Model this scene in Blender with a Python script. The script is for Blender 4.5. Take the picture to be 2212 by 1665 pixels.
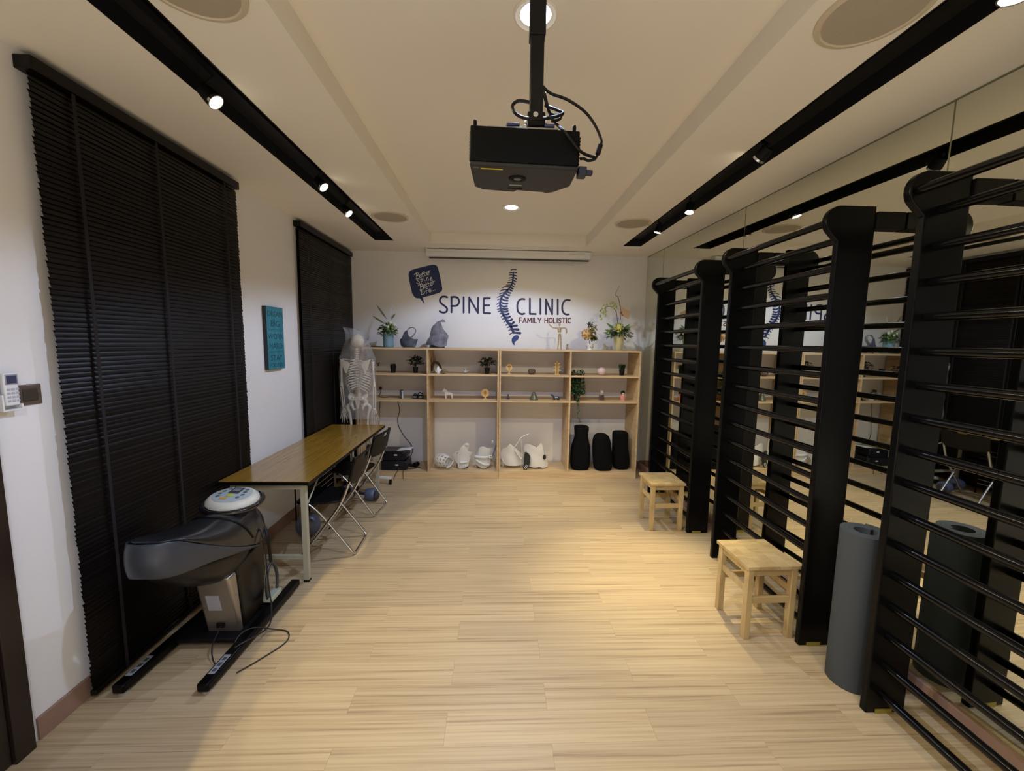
import bpy, bmesh, math, random
from mathutils import Vector, Matrix, noise
random.seed(7)
PI = math.pi
for o in list(bpy.data.objects): bpy.data.objects.remove(o, do_unlink=True)
S = bpy.context.scene
COL = S.collection
# ---------------------------------------------------------------- camera
F = 870.0; YAW, PITCH, ROLL = 0.0379, 0.10767, 0.01443
EYE = Vector((0, 0, 1.7))
cy, sy, cp, sp = math.cos(YAW), math.sin(YAW), math.cos(PITCH), math.sin(PITCH)
fw = Vector((sy*cp, cy*cp, -sp)); r0 = Vector((cy, -sy, 0)); u0 = r0.cross(fw)
rt = r0*math.cos(ROLL) + u0*math.sin(ROLL); up = -r0*math.sin(ROLL) + u0*math.cos(ROLL)
cam = bpy.data.cameras.new('camera'); cam.lens = 36*F/2212; cam.sensor_width = 36; cam.sensor_fit = 'HORIZONTAL'
cam.clip_start = 0.02
co = bpy.data.objects.new('camera', cam); COL.objects.link(co)
co.matrix_world = Matrix(((rt.x, up.x, -fw.x, EYE.x), (rt.y, up.y, -fw.y, EYE.y), (rt.z, up.z, -fw.z, EYE.z), (0, 0, 0, 1)))
S.camera = co

def P(px, py, ax, val):
    """surveying helper: the point of the photograph (px,py) on the plane axis=val"""
    d = rt*(px-1106)/F - up*(py-832.5)/F + fw
    t = (val-EYE[ax])/d[ax]
    return EYE + d*t
# ---------------------------------------------------------------- world, exposure
w = bpy.data.worlds.new('world'); S.world = w; w.use_nodes = True
bg = w.node_tree.nodes['Background']; bg.inputs[0].default_value = (0.9, 0.85, 0.78, 1); bg.inputs[1].default_value = 0.05
S.view_settings.view_transform = 'Standard'
try: S.view_settings.look = 'None'
except Exception: pass
S.view_settings.exposure = 0.0; S.view_settings.gamma = 1.0; S.view_settings.use_curve_mapping = False

WARM = (1.0, 0.84, 0.49); COOL = (0.58, 0.70, 1.0)
W_SPOT = 50.0; W_DOWN = 125.0
# added upward-facing fill light, standing in for the lit room behind the viewer
al = bpy.data.lights.new('fill_behind', 'AREA'); al.shape = 'RECTANGLE'; al.size = 3.6; al.size_y = 2.2; al.energy = 42; al.color = (1.0, .89, .72)
ao = bpy.data.objects.new('fill_behind', al); COL.objects.link(ao); ao.location = (.05, -.45, .06)
ao.rotation_euler = Vector((0, .15, 1)).to_track_quat('-Z', 'Y').to_euler()
# ---------------------------------------------------------------- room measures
XL, XR, YB, YF, ZC, ZT = -1.92, 2.042, 5.35, -1.6, 2.83, 2.95
SKEW = Matrix.Translation((XR, 3, 0)) @ Matrix.Rotation(.036, 4, 'Z') @ Matrix.Translation((-XR, -3, 0))   # the mirror wall is not quite parallel to the window wall
def XM(y): return XR-.036*(y-3)
XE = 2.24

def lin(c):
    return tuple((v/255/12.92 if v/255 <= .04045 else ((v/255+.055)/1.055)**2.4) for v in c)
# ---------------------------------------------------------------- materials
MATS = {}
def mat(name, rgb, rough=.5, metal=0, var=0.0, vscale=8, bump=0, bscale=60, spec=.5, alpha=1, trans=0, emit=None, estr=0, coat=0, stretch=None, sheen=0):
    if name in MATS: return MATS[name]
    m = bpy.data.materials.new(name); m.use_nodes = True
    nt = m.node_tree; b = nt.nodes['Principled BSDF']; L = nt.links
    c = lin(rgb)
    b.inputs['Base Color'].default_value = (*c, 1); b.inputs['Roughness'].default_value = rough
    b.inputs['Metallic'].default_value = metal; b.inputs['Specular IOR Level'].default_value = spec
    b.inputs['Alpha'].default_value = alpha; b.inputs['Transmission Weight'].default_value = trans
    b.inputs['Coat Weight'].default_value = coat
    if emit:
        b.inputs['Emission Color'].default_value = (*emit, 1); b.inputs['Emission Strength'].default_value = estr
    tc = nt.nodes.new('ShaderNodeTexCoord'); src = tc.outputs['Object']
    if stretch:
        mp = nt.nodes.new('ShaderNodeMapping'); mp.inputs['Scale'].default_value = stretch
        L.new(src, mp.inputs[0]); src = mp.outputs[0]
    if var:
        n = nt.nodes.new('ShaderNodeTexNoise'); n.inputs['Scale'].default_value = vscale; n.inputs['Detail'].default_value = 4
        L.new(src, n.inputs['Vector'])
        r = nt.nodes.new('ShaderNodeMapRange'); r.inputs[1].default_value = .3; r.inputs[2].default_value = .7
        r.inputs[3].default_value = 1-var; r.inputs[4].default_value = 1+var
        L.new(n.outputs['Fac'], r.inputs[0])
        hs = nt.nodes.new('ShaderNodeHueSaturation'); hs.inputs['Color'].default_value = (*c, 1)
        L.new(r.outputs[0], hs.inputs['Value']); L.new(hs.outputs[0], b.inputs['Base Color'])
    if bump:
        n2 = nt.nodes.new('ShaderNodeTexNoise'); n2.inputs['Scale'].default_value = bscale; n2.inputs['Detail'].default_value = 3
        L.new(src, n2.inputs['Vector'])
        bp = nt.nodes.new('ShaderNodeBump'); bp.inputs['Strength'].default_value = bump; bp.inputs['Distance'].default_value = .002
        L.new(n2.outputs['Fac'], bp.inputs['Height']); L.new(bp.outputs[0], b.inputs['Normal'])
    MATS[name] = m; return m

def wood(name, c1, c2, stretch, rough=.45, scale=6, rnd=True, coat=0, dist=1.5, contrast=(.35, .65), dark=None):
    m = bpy.data.materials.new(name); m.use_nodes = True
    nt = m.node_tree; b = nt.nodes['Principled BSDF']; L = nt.links
    b.inputs['Roughness'].default_value = rough; b.inputs['Coat Weight'].default_value = coat
    tc = nt.nodes.new('ShaderNodeTexCoord'); mp = nt.nodes.new('ShaderNodeMapping'); mp.inputs['Scale'].default_value = stretch
    src = tc.outputs['Object']
    oi = nt.nodes.new('ShaderNodeObjectInfo')
    if rnd:
        ml = nt.nodes.new('ShaderNodeMath'); ml.operation = 'MULTIPLY'; ml.inputs[1].default_value = 37
        L.new(oi.outputs['Random'], ml.inputs[0])
        ad = nt.nodes.new('ShaderNodeVectorMath'); ad.operation = 'ADD'
        L.new(tc.outputs['Object'], ad.inputs[0]); L.new(ml.outputs[0], ad.inputs[1]); src = ad.outputs[0]
    L.new(src, mp.inputs[0])
    n = nt.nodes.new('ShaderNodeTexNoise'); n.inputs['Scale'].default_value = scale; n.inputs['Detail'].default_value = 6
    n.inputs['Distortion'].default_value = dist; n.inputs['Roughness'].default_value = .6
    L.new(mp.outputs[0], n.inputs['Vector'])
    cr = nt.nodes.new('ShaderNodeValToRGB'); e = cr.color_ramp.elements
    e[0].position = contrast[0]; e[0].color = (*lin(c1), 1); e[1].position = contrast[1]; e[1].color = (*lin(c2), 1)
    if dark:
        k = e.new(contrast[0]*.82); k.color = (*lin(dark), 1)
    L.new(n.outputs['Fac'], cr.inputs[0]); out = cr.outputs[0]
    if rnd:
        hs = nt.nodes.new('ShaderNodeHueSaturation'); r = nt.nodes.new('ShaderNodeMapRange')
        r.inputs[3].default_value = .93; r.inputs[4].default_value = 1.06
        L.new(oi.outputs['Random'], r.inputs[0]); L.new(r.outputs[0], hs.inputs['Value']); L.new(out, hs.inputs['Color']); out = hs.outputs[0]
    L.new(out, b.inputs['Base Color'])
    bp = nt.nodes.new('ShaderNodeBump'); bp.inputs['Strength'].default_value = .08; bp.inputs['Distance'].default_value = .001
    L.new(n.outputs['Fac'], bp.inputs['Height']); L.new(bp.outputs[0], b.inputs['Normal'])
    MATS[name] = m; return m

WALL = mat('wall_paint', (232, 229, 226), .85, var=.015, vscale=3, bump=.05, bscale=120)
CEIL = mat('ceiling_paint', (238, 231, 218), .9, var=.01, vscale=2)
PLANK = wood('floor_vinyl', (178, 154, 118), (194, 172, 134), (.32, 24, 1), .45, 3.0, True, 0, .3, (.42, .60), (154, 132, 100))
SUBF = mat('sub_floor', (120, 98, 74), .8)
SKIRT = mat('skirting_brown', (150, 118, 100), .5, var=.05)
BIRCH = wood('birch_board', (186, 156, 114), (210, 182, 140), (1, 1, 6), .45, 3, False, 0, .5)
BIRCHH = wood('birch_board_flat', (190, 160, 118), (214, 186, 144), (.7, 9, 9), .45, 3, False, 0, .5)
BLACKG = mat('black_gloss_paint', (7, 7, 8), .28, spec=.14, var=.1)
BLACKM = mat('black_matte', (10, 10, 11), .6, spec=.2)
BLACKP = mat('black_plastic', (13, 13, 14), .45, spec=.25)
RUNG = mat('black_rung_paint', (8, 8, 9), .14, spec=.3)
TROUGH = mat('black_trough', (9, 9, 10), .6)
SLAT = mat('blind_slat', (13, 9, 8), .36, spec=.22, var=.1, vscale=3)
TAPE = mat('blind_tape', (38, 33, 35), .8, spec=.2)
GLASSD = mat('night_glass', (6, 6, 8), .08)
MIRROR = mat('mirror_silver', (222, 224, 212), .015, metal=1)
SEAM = mat('mirror_seam', (120, 122, 96), .4)
NAVY = mat('navy_vinyl', (30, 44, 92), .5)
NAVY2 = mat('navy_vinyl_dark', (24, 22, 66), .5)
MAROON = mat('maroon_vinyl', (92, 34, 48), .5)
WHITEV = mat('white_vinyl', (226, 226, 228), .5)
CREAM = mat('cream_metal', (176, 172, 150), .5, var=.05, vscale=20)
CHROME = mat('chrome', (214, 214, 218), .18, metal=1)
STEEL = mat('brushed_steel', (168, 162, 154), .35, metal=.85)
TABLE = wood('teak_laminate', (140, 104, 34), (168, 128, 46), (26, .8, 1), .22, 3, False, .4, .6)
RUBW = wood('rubberwood', (172, 144, 94), (202, 176, 124), (1.2, 6, 1), .45, 3, True, 0, .8)
WHITEP = mat('white_plastic', (226, 226, 224), .35)
OFFW = mat('off_white_plastic', (212, 210, 196), .4)
BONE = mat('bone_plastic', (216, 206, 186), .5, var=.05, vscale=20)
GREYD = mat('dark_grey_leather', (24, 26, 30), .28, coat=.35, bump=.05, bscale=200)
GREYS = mat('grey_side_shell', (52, 57, 66), .4)
MATG = mat('grey_foam', (62, 66, 68), .85, bump=.1, bscale=300)
LEAF = mat('leaf_green', (48, 74, 40), .5, var=.3, vscale=30)
LEAFD = mat('leaf_dark', (26, 38, 26), .5, var=.3, vscale=30)
LEAFY = mat('leaf_yellow_green', (128, 130, 56), .5, var=.2, vscale=30)
GRASSM = mat('grass_green', (44, 66, 30), .6, var=.25, vscale=40)
PLYC = mat('pale_carved_wood', (206, 172, 112), .5, var=.08, vscale=20)
BLUEV = mat('pale_blue_glaze', (112, 146, 160), .3, var=.05)
BRACEW = mat('white_brace_plastic', (216, 214, 206), .4)
BRACEG = mat('grey_brace_plastic', (116, 116, 130), .35, var=.42, vscale=16)
BRACED = mat('dark_brace_plastic', (74, 80, 98), .35, var=.45, vscale=14)
FABB = mat('black_fabric', (9, 9, 10), .9, spec=.15, bump=.2, bscale=300)
CORD = mat('dark_cord', (34, 26, 26), .5)

# ---------------------------------------------------------------- mesh toolkit
class B:
    def __init__(s): s.b = bmesh.new()
    def box(s, x0, x1, y0, y1, z0, z1, m=None):
        vs = [Vector((x, y, z)) for x in (x0, x1) for y in (y0, y1) for z in (z0, z1)]
        if m is not None: vs = [m @ v for v in vs]
        v = [s.b.verts.new(p) for p in vs]
        for f in ((0, 1, 3, 2), (4, 6, 7, 5), (0, 4, 5, 1), (2, 3, 7, 6), (0, 2, 6, 4), (1, 5, 7, 3)): s.b.faces.new([v[i] for i in f])
        return s
    def ring(s, c, ax, r, n, ph=0, ry=None, xdir=None):
        ax = Vector(ax).normalized()
        if xdir is None:
            h = Vector((0, 0, 1)) if abs(ax.z) < .9 else Vector((1, 0, 0)); a = ax.cross(h).normalized()
        else: a = (Vector(xdir) - ax*Vector(xdir).dot(ax)).normalized()
        b2 = ax.cross(a); ry = r if ry is None else ry
        return [s.b.verts.new(Vector(c)+a*math.cos(ph+2*PI*i/n)*r+b2*math.sin(ph+2*PI*i/n)*ry) for i in range(n)]
    def skin(s, rings, cap0=True, cap1=True, closed=False):
        n = len(rings[0]); R = rings+[rings[0]] if closed else rings
        for a, b2 in zip(R, R[1:]):
            for i in range(n): s.b.faces.new((a[i], a[(i+1) % n], b2[(i+1) % n], b2[i]))
        if not closed:
            if cap0: s.b.faces.new(rings[0][::-1])
            if cap1: s.b.faces.new(rings[-1])
        return s
    def cyl(s, p0, p1, r0, r1=None, n=16):
        p0, p1 = Vector(p0), Vector(p1); d = p1-p0; r1 = r0 if r1 is None else r1
        return s.skin([s.ring(p0, d, r0, n), s.ring(p1, d, r1, n)])
    def tube(s, pts, r, n=8, closed=False, smooth=0, ry=None):
        pts = [Vector(p) for p in pts]
        if smooth: pts = spline(pts, smooth, closed)
        rr = r if isinstance(r, (list, tuple)) else None
        m = len(pts); rings = []; prev = None
        for i, p in enumerate(pts):
            if closed: t = pts[(i+1) % m]-pts[i-1]
            else: t = pts[min(i+1, m-1)]-pts[max(i-1, 0)]
            if t.length < 1e-9: t = Vector((0, 0, 1))
            t.normalize()
            if prev is None:
                h = Vector((0, 0, 1)) if abs(t.z) < .9 else Vector((1, 0, 0)); a = t.cross(h).normalized()
            else:
                a = prev-t*prev.dot(t); a.normalize()
            prev = a; b2 = t.cross(a)
            q = r
            if rr: 
                k = i/(m-1)*(len(rr)-1); j = min(int(k), len(rr)-2); q = rr[j]+(rr[j+1]-rr[j])*(k-j)
            qy = q if ry is None else ry
            rings.append([s.b.verts.new(p+a*math.cos(2*PI*k2/n)*q+b2*math.sin(2*PI*k2/n)*qy) for k2 in range(n)])
        return s.skin(rings, closed=closed)
    def lathe(s, prof, c=(0, 0, 0), n=20, m=None, sy=1):
        c = Vector(c); rings = []
        for r, z in prof:
            vs = [Vector((math.cos(2*PI*i/n)*r, math.sin(2*PI*i/n)*r*sy, z)) for i in range(n)]
            if m is not None: vs = [m @ v for v in vs]
            rings.append([s.b.verts.new(c+v) for v in vs])
        return s.skin(rings, prof[0][0] > 1e-6 or True, True)
    def ball(s, c, r, sc=(1, 1, 1), n=14, m=None):
        k = n//2; c = Vector(c)
        rings = []
        for j in range(1, k):
            a = PI*j/k
            vs = [Vector((math.sin(a)*math.cos(2*PI*i/n)*r*sc[0], math.sin(a)*math.sin(2*PI*i/n)*r*sc[1], -math.cos(a)*r*sc[2])) for i in range(n)]
            if m is not None: vs = [m @ v for v in vs]
            rings.append([s.b.verts.new(c+v) for v in vs])
        t0 = Vector((0, 0, -r*sc[2])); t1 = Vector((0, 0, r*sc[2]))
        if m is not None: t0 = m @ t0; t1 = m @ t1
        a, b2 = s.b.verts.new(c+t0), s.b.verts.new(c+t1)
        s.skin(rings, False, False)
        for i in range(n):
            s.b.faces.new((a, rings[0][(i+1) % n], rings[0][i])); s.b.faces.new((b2, rings[-1][i], rings[-1][(i+1) % n]))
        return s
    def prism(s, poly, f0, f1):
        """poly: 2-D points; f0/f1 map a 2-D point to the two faces"""
        a = [s.b.verts.new(Vector(f0(*p))) for p in poly]; b2 = [s.b.verts.new(Vector(f1(*p))) for p in poly]
        n = len(poly)
        s.b.faces.new(a[::-1]); s.b.faces.new(b2)
        for i in range(n): s.b.faces.new((a[i], a[(i+1) % n], b2[(i+1) % n], b2[i]))
        return s
    def grid(s, nu, nv, f, mask=None, wrap=False):
        V = {}
        for i in range(nu if wrap else nu+1):
            for j in range(nv+1): V[i, j] = s.b.verts.new(Vector(f(i/nu, j/nv)))
        for i in range(nu):
            for j in range(nv):
                if mask and not mask((i+.5)/nu, (j+.5)/nv): continue
                i2 = (i+1) % nu if wrap else i+1
                s.b.faces.new((V[i, j], V[i2, j], V[i2, j+1], V[i, j+1]))
        return s
    def leaf(s, p, d, L, wd, upv=Vector((0, 0, 1)), droop=.3):
        p, d = Vector(p), Vector(d).normalized(); sd = d.cross(upv)
        if sd.length < .01: sd = d.cross(Vector((1, 0, 0)))
        sd.normalize(); nrm = sd.cross(d)
        c = [p, p+d*L*.35+sd*wd+nrm*wd*.3, p+d*L*.35-sd*wd+nrm*wd*.3, p+d*L*.7+sd*wd*.8-nrm*L*droop*.4, p+d*L*.7-sd*wd*.8-nrm*L*droop*.4, p+d*L-nrm*L*droop, p+d*L*.35-nrm*wd*.1, p+d*L*.7-nrm*(L*droop*.4+wd*.2)]
        v = [s.b.verts.new(q) for q in c]
        for f in ((0, 6, 1), (0, 2, 6), (1, 6, 7, 3), (6, 2, 4, 7), (3, 7, 5), (7, 4, 5)): s.b.faces.new([v[i] for i in f])
        return s

def spline(pts, k=6, closed=False):
    out = []; n = len(pts); g = lambda i: pts[i % n] if closed else pts[max(0, min(n-1, i))]
    for i in range(n if closed else n-1):
        a, b2, c, d = g(i-1), g(i), g(i+1), g(i+2)
        for j in range(k):
            t = j/k
            out.append(.5*((2*b2)+(c-a)*t+(2*a-5*b2+4*c-d)*t*t+(3*b2-a-3*c+d)*t**3))
    if not closed: out.append(pts[-1].copy())
    return out

def worldpos(o):
    v = Vector((0, 0, 0))
    while o: v += o.location; o = o.parent
    return v
def obj(name, b, m, parent=None, bevel=0, seg=2, solid=0, sub=0, angle=38, loc=None):
    bm = b.b
    bmesh.ops.recalc_face_normals(bm, faces=bm.faces)
    for f in bm.faces: f.smooth = True
    if not solid or True:
        for e in bm.edges:
            if len(e.link_faces) == 2 and e.calc_face_angle(0) > math.radians(angle): e.smooth = False
    off = worldpos(parent) if parent else Vector((0, 0, 0))
    if loc is not None: off = off+Vector(loc)
    bmesh.ops.translate(bm, verts=bm.verts, vec=-off)
    me = bpy.data.meshes.new(name); bm.to_mesh(me); bm.free()
    o = bpy.data.objects.new(name, me); COL.objects.link(o)
    if loc is not None: o.location = loc
    o.parent = parent
    if m: me.materials.append(m)
    if solid:
        d = o.modifiers.new('solid', 'SOLIDIFY'); d.thickness = solid; d.offset = 0
    if sub:
        d = o.modifiers.new('sub', 'SUBSURF'); d.levels = sub; d.render_levels = sub
    if bevel:
        d = o.modifiers.new('bevel', 'BEVEL'); d.width = bevel; d.segments = seg; d.limit_method = 'ANGLE'; d.angle_limit = math.radians(40)
    return o
def tag(o, label, cat, group=None):
    o['label'] = label; o['category'] = cat
    if group: o['group'] = group
    return o
def thing(name, label, cat, loc=(0, 0, 0), group=None):
    o = bpy.data.objects.new(name, None); o.empty_display_size = .05; COL.objects.link(o); o.location = loc
    return tag(o, label, cat, group)
def single(name, b, m, label, cat, group=None, base=None, **k):
    o = obj(name, b, m, None, loc=base, **k)
    return tag(o, label, cat, group)
def struct(name, b, m, **k):
    o = obj(name, b, m, **k); o['kind'] = 'structure'; return o
def plabel(o, s): o['label'] = s; return o
def lightobj(name, kind, loc, target, power, color, parent=None, size=.02, angle=80, blend=.3):
    l = bpy.data.lights.new(name, kind); l.energy = power; l.color = color; l.shadow_soft_size = size
    if kind == 'SPOT': l.spot_size = math.radians(angle); l.spot_blend = blend
    o = bpy.data.objects.new(name, l); COL.objects.link(o)
    o.location = Vector(loc)-(worldpos(parent) if parent else Vector()); o.parent = parent
    if target is not None: o.rotation_euler = (Vector(target)-Vector(loc)).to_track_quat('-Z', 'Y').to_euler()
    return o
def copy_tree(o, parent=None):
    c = o.copy(); COL.objects.link(c); c.parent = parent
    for ch in list(o.children): copy_tree(ch, c)
    return c

# ================================================================ ROOM
fl = struct('floor', B().box(XL-.1, XE+.1, YF-.1, YB+.1, -.12, -.004), SUBF)
PW, PL = .1525, .92
pb = B().box(0, PL-.0005, 0, PW-.0005, -.004, 0)
pm = None; row = 0; y = YB-PW; cnt = 0
while y > YF-PW:
    x = XL-((row*.5) % 1)*PL - .13
    while x < XM(y)+.02:
        # clip planks at the walls: use a full plank inside, trimmed copies at the edges
        x0, x1 = max(x, XL), min(x+PL, XM(y)+.012); y0 = max(y, YF)
        if x1-x0 > .03:
            full = (x0 == x and abs(x1-x-PL) < 1e-9 and y0 == y)
            if full:
                if pm is None:
                    o = obj('plank', pb, PLANK, fl, loc=None); pm = o.data
                    o.location = (x, y, 0)
                else:
                    o = bpy.data.objects.new('plank', pm); COL.objects.link(o); o.parent = fl; o.location = (x, y, 0)
            else:
                o = obj('plank', B().box(0, x1-x0-.0005, 0, y+PW-y0-.0005, -.004, 0), PLANK); o.parent = fl; o.location = (x0, y0, 0)
            cnt += 1
        x += PL
    y -= PW; row += 1

struct('wall_back', B().box(XL-.1, XE+.1, YB, YB+.12, -.1, 3.05), WALL)
struct('wall_front', B().box(XL-.1, XE+.1, YF-.12, YF, -.1, 3.05), WALL)
struct('wall_left', B().box(XL-.12, XL, YF, YB, -.1, 3.05), WALL)
struct('wall_right', B().box(XR+.012, XR+.12, YF-.05, YB+.04, -.1, 3.05, SKEW), WALL)
# ceiling: raised tray in the middle, two black light troughs
RX0, RX1, RY1, RY0 = -.79, 1.04, 4.87, -1.2
LX0, LX1, TX0, TX1, TY1, TY0 = -1.40, -1.19, 1.45, 1.66, 4.79, -1.1
c = B()
for x0, x1, y0, y1 in ((XL, LX0, YF, YB), (LX0, LX1, TY1, YB), (LX0, LX1, YF, TY0), (LX1, RX0, YF, YB), (RX0, RX1, RY1, YB), (RX0, RX1, YF, RY0),
                       (RX1, TX0, YF, YB), (TX0, TX1, TY1, YB), (TX0, TX1, YF, TY0), (TX1, XE, YF, YB)):
    c.box(x0, x1, y0, y1, ZC, ZT)
c.box(XL, XE, YF, YB, ZT, ZT+.08)
struct('ceiling', c, CEIL)
for i, (x0, x1) in enumerate(((LX0, LX1), (TX0, TX1))):
    b = B(); e = .004; zt = ZC+.075
    b.box(x0+.001, x1-.001, TY0, TY1-.001, zt, zt+e)
    b.box(x0+.0005, x0+e, TY0, TY1, ZC-.002, zt); b.box(x1-e, x1-.0005, TY0, TY1, ZC-.002, zt)
    b.box(x0+e, x1-e, TY1-e, TY1-.0005, ZC-.002, zt)
    t = thing('light_trough', ('black recessed light trough in the ceiling above the two blinds', 'black recessed light trough in the ceiling above the wall bars')[i], 'light trough', ((x0+x1)/2, TY1, ZC), 'ceiling light troughs')
    obj('channel', b, TROUGH, t)
    obj('track_rail', B().box((x0+x1)/2-.018, (x0+x1)/2+.018, TY0+.05, TY1-.05, zt-.018, zt-.0005), BLACKP, t)

# skirtings
struct('baseboard_left', B().box(XL, XL+.012, 1.60, YB, 0, .10), SKIRT, bevel=.002)
struct('baseboard_right', B().box(XR-.014, XR+.012, YF, YB-.003, 0, .088, SKEW), SKIRT, bevel=.002)
struct('baseboard_back', B().box(1.79, 1.94, YB-.012, YB, 0, .10), SKIRT, bevel=.002)
# doorway on the left, only its dark casing and leaf edge in view
d = thing('door_1', '', ''); del d['label'], d['category']; d['kind'] = 'structure'; d.location = (XL, 1.1, 0)
DKW = mat('dark_door_wood', (34, 24, 20), .4, var=.1)
obj('door_frame', B().box(XL, XL+.03, 1.50, 1.57, 0, 2.12).box(XL, XL+.03, .60, .67, 0, 2.12).box(XL, XL+.03, .67, 1.50, 2.05, 2.12), DKW, d, bevel=.003)
obj('door_leaf', B().box(XL, XL+.015, .672, 1.498, .005, 2.048), DKW, d, bevel=.003)
obj('door_handle', B().cyl((XL+.015, .75, 1.0), (XL+.06, .75, 1.0), .01).cyl((XL+.055, .74, 1.0), (XL+.055, .86, 1.0), .009), CHROME, d)

# windows behind the blinds
for i, (y0, y1) in enumerate(((1.84, 3.02), (4.02, 5.28))):
    wn = thing('window_%d' % (i+1), '', ''); del wn['label'], wn['category']; wn['kind'] = 'structure'; wn.location = (XL, (y0+y1)/2, 0)
    x0, x1 = XL+.0005, XL+.012; z0, z1 = .12, 2.74
    obj('window_frame', B().box(x0, x1, y0, y0+.04, z0, z1).box(x0, x1, y1-.04, y1, z0, z1).box(x0, x1, y0+.04, y1-.04, z0, z0+.04).box(x0, x1, y0+.04, y1-.04, z1-.04, z1)
        .box(x0, x1, (y0+y1)/2-.02, (y0+y1)/2+.02, z0+.04, z1-.04), BLACKM, wn)
    obj('pane', B().box(x0, x0+.005, y0+.04, (y0+y1)/2-.02, z0+.04, z1-.04), GLASSD, wn)
    obj('pane', B().box(x0, x0+.005, (y0+y1)/2+.02, y1-.04, z0+.04, z1-.04), GLASSD, wn)

# ---------------------------------------------------------------- ceiling fittings
def downlight(x, y, label):
    z = ZT
    t = thing('downlight', label, 'ceiling light', (x, y, z), 'cool recessed downlights')
    obj('trim_ring', B().lathe([(.062, 0), (.085, 0), (.085, -.006), (.078, -.010), (.062, -.004)], (x, y, z), 32), CEIL, t)
    em = mat('cool_lamp', (235, 240, 255), .5, emit=(.72, .86, 1), estr=14)
    obj('lamp_disc', B().lathe([(.0001, -.001), (.060, -.001), (.060, -.004), (.0001, -.005)], (x, y, z), 32), em, t)
    lightobj('downlight_beam', 'SPOT', (x, y, z-.012), (x, y, 0), W_DOWN, COOL, t, .03, 142, .22)
downlight(.12, 3.91, 'cool round downlight in the raised ceiling beyond the projector')
downlight(.134, 1.683, 'cool round downlight behind the top of the projector pole')
downlight(.13, -.55, 'cool round downlight in the raised ceiling behind the viewer')

def speaker(x, y, label):
    t = thing('ceiling_speaker', label, 'speaker', (x, y, ZC), 'round ceiling speakers')
    obj('rim', B().lathe([(.145, 0), (.168, 0), (.166, -.006), (.150, -.010), (.145, -.006)], (x, y, ZC), 48), mat('speaker_rim', (206, 192, 168), .6), t)
    obj('grille', B().lathe([(.0001, -.010), (.03, -.0095), (.145, -.006), (.145, -.001), (.0001, -.001)], (x, y, ZC), 48), mat('speaker_grille', (176, 164, 146), .8, bump=.5, bscale=500), t)
for x, y, s in ((-.997, 3.893, 'round ceiling speaker between the left light trough and the raised tray, at the far end'), (1.267, 3.899, 'round ceiling speaker between the raised tray and the right light trough, at the far end'),
                (-1.0, 1.45, 'large round ceiling speaker cut by the top edge above the left blind'), (1.267, 1.45, 'large round ceiling speaker cut by the top edge near the right light trough')):
    speaker(x, y, s)

EMW = mat('warm_lamp', (255, 240, 210), .5, emit=(1, .90, .68), estr=22)
def spotlight(pos, aim, label, power=1.0, angle=76, blend=.5):
    p = Vector(pos); d = (Vector(aim)-p).normalized(); zt = ZC+.056
    t = thing('track_spotlight', label, 'spotlight', (p.x, p.y, zt), 'spotlights in the black troughs')
    b0 = p-d*.075
    obj('housing', B().skin([(bb := B()).ring(p-d*.075, d, .030, 20)]) if False else B().cyl(p-d*.075, p-d*.012, .030, .036, 20), BLACKM, t)
    obj('bracket', B().cyl((p.x, p.y, zt), b0+Vector((0, 0, .012)), .008, .008, 8).cyl(b0+Vector((0, 0, .02)), b0+d*.03, .012, .012, 8), BLACKM, t)
    b = B(); r1 = b.ring(p-d*.012, d, .036, 20); r2 = b.ring(p, d, .037, 20); r3 = b.ring(p, d, .032, 20); r4 = b.ring(p-d*.004, d, .031, 20)
    b.skin([r1, r2, r3, r4], False, False); obj('bezel', b, CHROME, t)
    obj('lens', B().cyl(p-d*.010, p-d*.004, .031, .031, 20), EMW, t)
    lightobj('spotlight_beam', 'SPOT', p+d*.006, p+d, W_SPOT*power, WARM, t, .025, angle, blend)
zl = 2.775
def sp_pos(px, py): return P(px, py, 2, zl)
T60 = math.tan(math.radians(44))
def left_aim(p, dy=0): return (p.x+2.0*T60, p.y+dy, p.z-2.0)
p = sp_pos(467, 222); spotlight(p, left_aim(p, .1), 'lit spotlight in the left trough over the nearer blind, largest of the glowing three', 1.8, 88, .01)
p = sp_pos(700, 405); spotlight(p, left_aim(p, -.3), 'lit spotlight in the left trough, middle of the glowing three', .9, 88, .01)
p = sp_pos(754, 462); spotlight(p, left_aim(p, -.3), 'lit spotlight in the left trough, farthest of the glowing three', .4, 88, .01)
p = sp_pos(1489, 459); spotlight(p, (1.1, 2.8, 0), 'small lit spotlight in the right trough beyond the unlit-looking one', 6.5, 40, 1)
p = sp_pos(1420, 503); spotlight(p, (.7, 4.35, 0), 'dark-backed spotlight at the far end of the right trough', 2.4, 46, 1)
p = sp_pos(1637, 345); spotlight(p, (.3, 5.35, .55), 'dark-backed spotlight in the middle of the right trough aimed at the shelves', 1.5, 84, 1)
p = sp_pos(2188, -2); spotlight(p, (1.2, 1.7, 0), 'lit spotlight in the right trough at the top right corner', .7, 70, .8)
spotlight((-1.30, .4, zl), (-1.30+1.9, .6, zl-2.0), 'spotlight in the left trough beside the viewer', 1.1, 88, .01)
spotlight((1.56, .2, zl), (.3, 1.0, 0), 'spotlight in the right trough beside the viewer', .2, 80, .8)

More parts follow.
